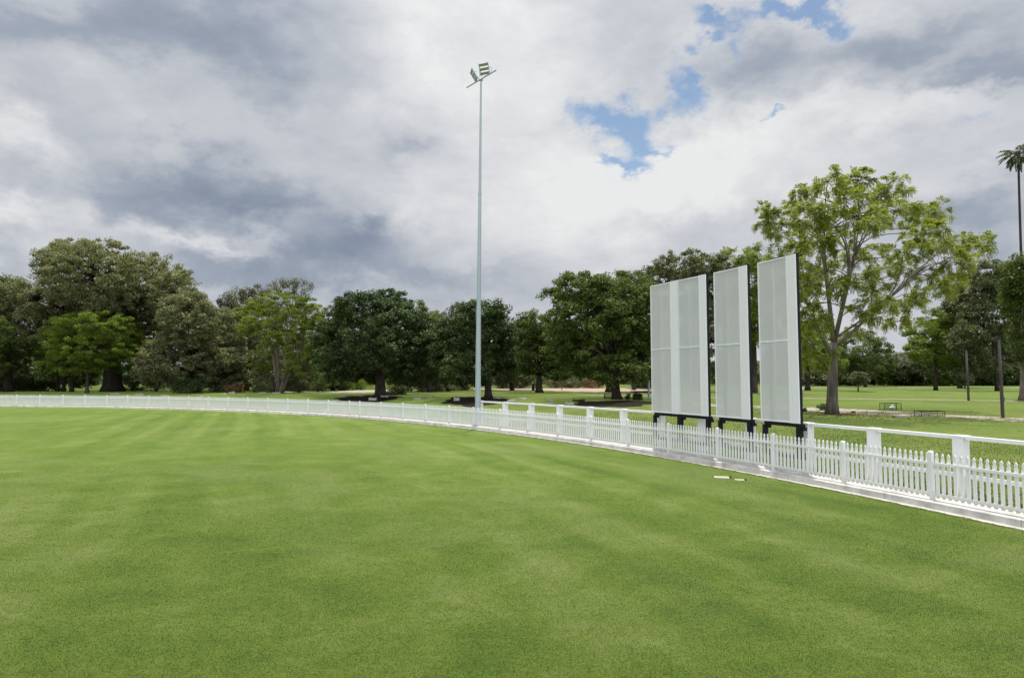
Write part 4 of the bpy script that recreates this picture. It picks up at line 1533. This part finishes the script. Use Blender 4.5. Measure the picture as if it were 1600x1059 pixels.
# ------------------------------------------------------------------ person walking, half hidden by the right screen
b = gnd(1253.0, 621.5)
sc_ = 1.0
J = {'pelvis': (0, 0, .95), 'waist': (0, 0, 1.1), 'chest': (0, 0, 1.32), 'neck': (0, 0.0, 1.50), 'head0': (0, -.01, 1.60), 'head1': (0, -.02, 1.74),
     'hipL': (-.10, 0, .90), 'kneeL': (-.11, -.14, .50), 'ankL': (-.11, -.10, .09), 'toeL': (-.11, -.26, .05),
     'hipR': (.10, 0, .90), 'kneeR': (.11, .02, .49), 'ankR': (.11, .24, .12), 'toeR': (.11, .12, .03),
     'shL': (-.19, 0, 1.42), 'elL': (-.25, .08, 1.15), 'wrL': (-.25, -.02, .93), 'haL': (-.24, -.05, .84),
     'shR': (.19, 0, 1.42), 'elR': (.25, -.04, 1.14), 'wrR': (.24, -.18, .96), 'haR': (.23, -.22, .88)}
RDS = {'pelvis': .15, 'waist': .14, 'chest': .16, 'neck': .06, 'head0': .09, 'head1': .085, 'hip': .095, 'knee': .065, 'ank': .045, 'toe': .04, 'sh': .075, 'el': .05, 'wr': .035, 'ha': .035}
keys = list(J)
E_ = [('pelvis', 'waist'), ('waist', 'chest'), ('chest', 'neck'), ('neck', 'head0'), ('head0', 'head1')]
for s_ in 'LR':
    E_ += [('pelvis', 'hip' + s_), ('hip' + s_, 'knee' + s_), ('knee' + s_, 'ank' + s_), ('ank' + s_, 'toe' + s_), ('chest', 'sh' + s_), ('sh' + s_, 'el' + s_), ('el' + s_, 'wr' + s_), ('wr' + s_, 'ha' + s_)]
me = bpy.data.meshes.new('skeleton')
me.from_pydata([J[k] for k in keys], [(keys.index(a), keys.index(c)) for a, c in E_], [])
tmp = bpy.data.objects.new('person', me)
COL.objects.link(tmp)
sk = tmp.modifiers.new('skin', 'SKIN')
sd_ = tmp.modifiers.new('sub', 'SUBSURF')
sd_.levels = sd_.render_levels = 2
for i, k in enumerate(keys):
    r = RDS.get(k) or RDS[k[:-1]]
    me.skin_vertices[0].data[i].radius = (r, r * (0.75 if k in ('chest', 'waist', 'pelvis') else 1))
    me.skin_vertices[0].data[i].use_root = (k == 'pelvis')
bpy.context.view_layer.update()
dg = bpy.context.evaluated_depsgraph_get()
pm = bpy.data.meshes.new_from_object(tmp.evaluated_get(dg))
bpy.data.objects.remove(tmp)
pm.name = 'person'
pm.materials.clear()
for k in ('skin', 'shirt', 'trousers', 'shoes'):
    pm.materials.append(M[k])
for p in pm.polygons:
    c = p.center
    arm = abs(c.x) > 0.2
    p.material_index = 3 if c.z < 0.1 else (0 if c.z > 1.50 or (arm and c.z < 1.12) else (1 if c.z > 0.98 or arm else 2))
    p.use_smooth = True
per = bpy.data.objects.new('person', pm)
COL.objects.link(per)
per.location = b
per.rotation_euler = (0, 0, R_(-60))
tag(per, 'person in a white shirt and tan trousers walking beside the right sight screen edge', 'person')
bm = bmesh.new()
bmesh.ops.create_icosphere(bm, subdivisions=2, radius=0.105)
for v in bm.verts:
    v.co.z = max(v.co.z, -0.01) * 1.05
me = bpy.data.meshes.new('hair')
bm.to_mesh(me)
bm.free()
me.materials.append(M['black'])
o = bpy.data.objects.new('hair', me)
COL.objects.link(o)
o.parent = per
o.location = (0, 0.0, 1.73)

# ------------------------------------------------------------------ rough grass standing behind the fence at the right
m = 70000
th_ = R_(9) + (R_(37) - R_(9)) * RNG.random(m)
rd = RAD + 0.62 + 16 * RNG.random(m) ** 1.7
cx = CX + rd * np.cos(th_)
cy = CY + rd * np.sin(th_)
c = np.stack([cx, cy, np.array([hz(a, b_) for a, b_ in zip(cx, cy)])], 1)
lean = RNG.normal(size=(m, 3)) * 0.45
lean[:, 2] = 1
h = (0.015 + 0.045 * RNG.random(m) ** 2)[:, None]
tip = c + unit(lean) * h
sd2 = RNG.normal(size=(m, 3))
sd2[:, 2] = 0
sd2 = unit(sd2) * 0.012
V = np.stack([c - sd2, c + sd2, tip + sd2 * .25, tip - sd2 * .25], 1)
gb = fast_quads('grass', V, M['park_blade'], None, RNG.random(m))
tag(gb, 'rough unmown grass growing behind the fence at the right', 'grass', kind='stuff')


# fallen leaves scattered under the jacaranda and along the path
m = 5200
jb = gnd(1300, 646.5)
rr_ = 11 * np.abs(RNG.normal(size=m)) * 0.8
ta_ = RNG.random(m) * 2 * np.pi
xx, yy = jb.x + rr_ * np.cos(ta_), jb.y - 1.5 + rr_ * np.sin(ta_)
ok = np.hypot(xx - CX, yy - CY) > RAD + 1.5
xx, yy = xx[ok], yy[ok]
zz = np.array([hz(a, b_) for a, b_ in zip(xx, yy)]) + 0.035
V, tint = leaves(np.stack([xx, yy, zz], 1), np.full(len(xx), 0.01), 1, 0.11, 0.5, up=3.0)
V[:, :, 2] = np.maximum(V[:, :, 2], PZ + 0.012)
tag(fast_quads('leaf_litter', V, L['red'], None, tint), 'brown fallen leaves scattered on the lawn under the tall jacaranda', 'leaves', kind='stuff')

# short mown blades of the turf, thinning out with distance
m = 1800000
yy = 3.6 * (30 / 3.6) ** RNG.random(m)
xx = (RNG.random(m) * 2 - 1) * (0.9 * yy + 3.2)
f_ = np.clip((yy - 9) / 19, 0, 1)
ok = (np.hypot(xx - CX, yy - CY) < RAD - 0.45) & (RNG.random(m) > f_ * f_ * (3 - 2 * f_))
xx, yy = xx[ok], yy[ok]
# ragged fringe where the turf meets the pale edging
me_ = 46000
tf_ = R_(6) + (R_(52) - R_(6)) * RNG.random(me_)
rf_ = RAD - 0.475 + 0.035 * np.sin(tf_ * 700) * np.sin(tf_ * 173) + RNG.normal(size=me_) * 0.022
xx = np.concatenate([xx, CX + rf_ * np.cos(tf_)])
yy = np.concatenate([yy, CY + rf_ * np.sin(tf_)])
m = len(xx)
c = np.stack([xx, yy, np.zeros(m)], 1)
lean = RNG.normal(size=(m, 3)) * 1.3
lean[:, 2] = 1
h = (0.007 + 0.009 * RNG.random(m))
h[m - me_:] *= 2.0
h = h[:, None]
tip = c + unit(lean) * h
sd2 = np.cross(unit(lean), np.array([0, 0, 1.0])) + 1e-6
sd2 = unit(sd2) * (0.0009 + 0.00020 * yy)[:, None]
V = np.stack([c - sd2, c + sd2, tip + sd2 * .3, tip - sd2 * .3], 1)
gb = fast_quads('turf_grass', V, M['turf_blade'], None, RNG.random(m))
tag(gb, 'short mown grass blades of the oval in the foreground', 'grass', kind='stuff')

# ------------------------------------------------------------------ sky, sun
SUN_AZ, SUN_EL = R_(10.4), R_(79)
world = bpy.data.worlds.new('World')
scene.world = world
world.use_nodes = True
wt = NT(world.node_tree)
for n_ in list(world.node_tree.nodes):
    world.node_tree.nodes.remove(n_)
world.cycles.sampling_method = 'MANUAL'
world.cycles.sample_map_resolution = 512
wo = wt.node('ShaderNodeOutputWorld')
bg = wt.node('ShaderNodeBackground')
SKY_K = 0.1
bg.inputs['Strength'].default_value = SKY_K
wt.link(bg.outputs[0], wo.inputs['Surface'])
sky = wt.node('ShaderNodeTexSky', sky_type='NISHITA')
sky.sun_disc = False
sky.sun_elevation = SUN_EL
sky.sun_rotation = SUN_AZ
sky.air_density = 1.0
sky.dust_density = 0.6
sky.ozone_density = 1.5
tc = wt.node('ShaderNodeTexCoord')
D = tc.outputs['Generated']
sep = wt.node('ShaderNodeSeparateXYZ')
wt.link(D, sep.inputs[0])
az = wt.math('ARCTAN2', sep.outputs[0], sep.outputs[1])
el = wt.math('ARCSINE', sep.outputs[2])
# domain warp
wv = wt.vmath('MULTIPLY', D, (1.0, 1.0, 1.6))
_, wc1 = wt.noise(wv, 5.0, 5, 0.6)
_, wc2 = wt.noise(wv, 17.0, 5, 0.62)
warp = wt.vmath('ADD', wt.vmath('SCALE', wt.vmath('SUBTRACT', wc1, (.5, .5, .5)), None), (0, 0, 0))
warp.node.inputs[0].links[0].from_node.inputs['Scale'].default_value = 0.22
w2 = wt.vmath('SCALE', wt.vmath('SUBTRACT', wc2, (.5, .5, .5)), None)
w2.node.inputs['Scale'].default_value = 0.075
cmb = wt.node('ShaderNodeCombineXYZ')
wt.link(az, cmb.inputs[0])
wt.link(el, cmb.inputs[1])
PP = wt.vmath('ADD', wt.vmath('ADD', cmb.outputs[0], warp), w2)
flat_ = wt.vmath('MULTIPLY', PP, (1, 1, 0))
PP2 = wt.vmath('MULTIPLY', wt.vmath('ADD', cmb.outputs[0], wt.vmath('ADD', wt.vmath('MULTIPLY', warp, (.45, .45, 0)), wt.vmath('MULTIPLY', w2, (1.3, 1.3, 0)))), (1, 1, 0))


def azel(px, py):
    d = ray(px, py).normalized()
    return math.atan2(d.x, d.y), math.asin(d.z)


def blob(vec, acc, px, py, rx, ry, w, tilt=0.0):
    a, e = azel(px, py)
    sa = abs(azel(px + rx, py)[0] - azel(px - rx, py)[0]) / 2
    se_ = abs(azel(px, py + ry)[1] - azel(px, py - ry)[1]) / 2
    q = wt.vmath('SUBTRACT', vec, (a, e, 0))
    if tilt:
        r = wt.node('ShaderNodeVectorRotate', rotation_type='Z_AXIS')
        wt.link(q, r.inputs['Vector'])
        r.inputs['Angle'].default_value = tilt
        q = r.outputs[0]
    q = wt.vmath('MULTIPLY', q, (1 / sa, 1 / se_, 0))
    d2 = wt.vmath('DOT_PRODUCT', q, q)
    g = wt.math('POWER', 0.40, d2)
    return wt.math('MULTIPLY_ADD', g, w, acc)


TONE = [(110, 55, 210, 48, -.36), (350, 62, 120, 50, -.34), (40, 150, 90, 60, -.10), (330, 295, 160, 42, -.46), (190, 320, 90, 26, -.24), (420, 332, 80, 24, -.26),
        (400, 165, 45, 28, -.16), (540, 140, 55, 55, -.12), (630, 235, 42, 22, -.20), (540, 400, 105, 34, -.46), (370, 425, 130, 30, -.40), (560, 372, 40, 22, -.22),
        (660, 445, 130, 22, -.20), (1180, 95, 62, 40, -.26), (1400, 55, 130, 42, -.34), (1570, 90, 60, 40, -.30), (1480, 122, 60, 20, -.30),
        (1500, 320, 120, 36, -.36), (1570, 400, 60, 40, -.15), (10, 410, 70, 32, -.22), (1120, 350, 90, 24, -.10),
        (800, 110, 210, 130, .30), (950, 300, 190, 100, .28), (1110, 250, 170, 70, .24), (620, 330, 110, 55, .10), (25, 235, 60, 36, .24), (290, 372, 130, 13, .22),
        (30, 340, 50, 22, .20), (1350, 180, 160, 36, .20), (700, 25, 130, 40, .18), (1200, 330, 160, 60, .12)]
acc = 0.60
TONE += [(280, 250, 320, 190, .02), (1480, 60, 160, 80, -.05)]
for b in TONE:
    acc = blob(flat_, acc, *b)
# fractal texture, stronger in the dark masses
n1, _ = wt.noise(wt.vmath('MULTIPLY', D, (1.0, 1.0, 2.0)), 3.2, 6, 0.58, 0.35)
n2, _ = wt.noise(wt.vmath('MULTIPLY', D, (1.0, 1.0, 1.8)), 11.0, 5, 0.6, 0.2)
acc = wt.math('ADD', acc, wt.math('MULTIPLY', wt.math('SUBTRACT', n1, 0.5), 0.70))
acc = wt.math('ADD', acc, wt.math('MULTIPLY', wt.math('SUBTRACT', n2, 0.5), 0.34))
cloud = wt.ramp(acc, [(0.02, (0.190, 0.230, 0.296)), (0.35, (0.285, 0.320, 0.380)), (0.64, (0.452, 0.470, 0.505)), (0.95, (0.655, 0.658, 0.660))])
HOLES = [(940, 180, 50, 24, 1.0), (985, 172, 30, 30, .9), (1002, 212, 34, 20, 1.0), (968, 246, 46, 13, 1.05, 0.25), (1035, 226, 32, 12, .7), (1080, 138, 48, 20, 1.15, 0.75), (1052, 172, 24, 20, .8),
         (1215, 18, 84, 18, 1.1), (1290, 26, 54, 19, 1.1, .4), (1120, 45, 52, 16, 1.0, 0.6), (1093, 74, 20, 11, .7), (1212, 184, 16, 7, .9), (1510, 186, 20, 7, .4)]
hol = 0.0
for b in HOLES:
    hol = blob(PP2, hol, *b)
n3, _ = wt.noise(wt.vmath('MULTIPLY', D, (1.0, 1.0, 1.3)), 22.0, 6, 0.66, 0.3)
hol = wt.math('ADD', hol, wt.math('MULTIPLY', wt.math('SUBTRACT', n3, 0.5), 1.5))
hm = wt.mapr(hol, 0.12, 1.15, 0.0, 0.95, True)
# bright sunlit cloud overhead near the sun; added brightness in the unseen sky behind the camera lights shaded whites
sd = Vector((math.sin(SUN_AZ) * math.cos(SUN_EL), math.cos(SUN_AZ) * math.cos(SUN_EL), math.sin(SUN_EL)))
cs = wt.vmath('DOT_PRODUCT', D, tuple(sd))
glow = wt.math('MULTIPLY', wt.math('POWER', wt.math('MAXIMUM', cs, 0.0), 7.0), 1.0)
back = wt.mapr(sep.outputs[1], 0.35, -0.45, 0.0, 1.0, True)
gain = wt.math('ADD', wt.math('ADD', 1.0, glow), wt.math('MULTIPLY', back, 1.3))
cl = wt.vmath('SCALE', cloud, None)
wt.link(gain, cl.node.inputs['Scale'])
cl10 = wt.vmath('SCALE', cl, None)
cl10.node.inputs['Scale'].default_value = 1.0 / SKY_K
skyc = wt.vmath('MULTIPLY', sky.outputs[0], (1.1, 1.1, 1.02))
fin_ = wt.mix(hm, cl10, skyc)
wt.link(fin_, bg.inputs['Color'])

sl = bpy.data.lights.new('sun', 'SUN')
sl.energy = 3.6
sl.angle = R_(0.6)
sl.color = (1.0, 0.955, 0.88)
so = bpy.data.objects.new('sun', sl)
COL.objects.link(so)
so.rotation_euler = sd.to_track_quat('Z', 'Y').to_euler()
so.location = (0, 0, 60)

vs_ = scene.view_settings
vs_.view_transform = 'Standard'
vs_.look = 'None'
vs_.gamma = 1.0
vs_.exposure = 0.32
scene.cycles.max_bounces = 7
scene.cycles.transparent_max_bounces = 12
scene.cycles.use_denoising = True
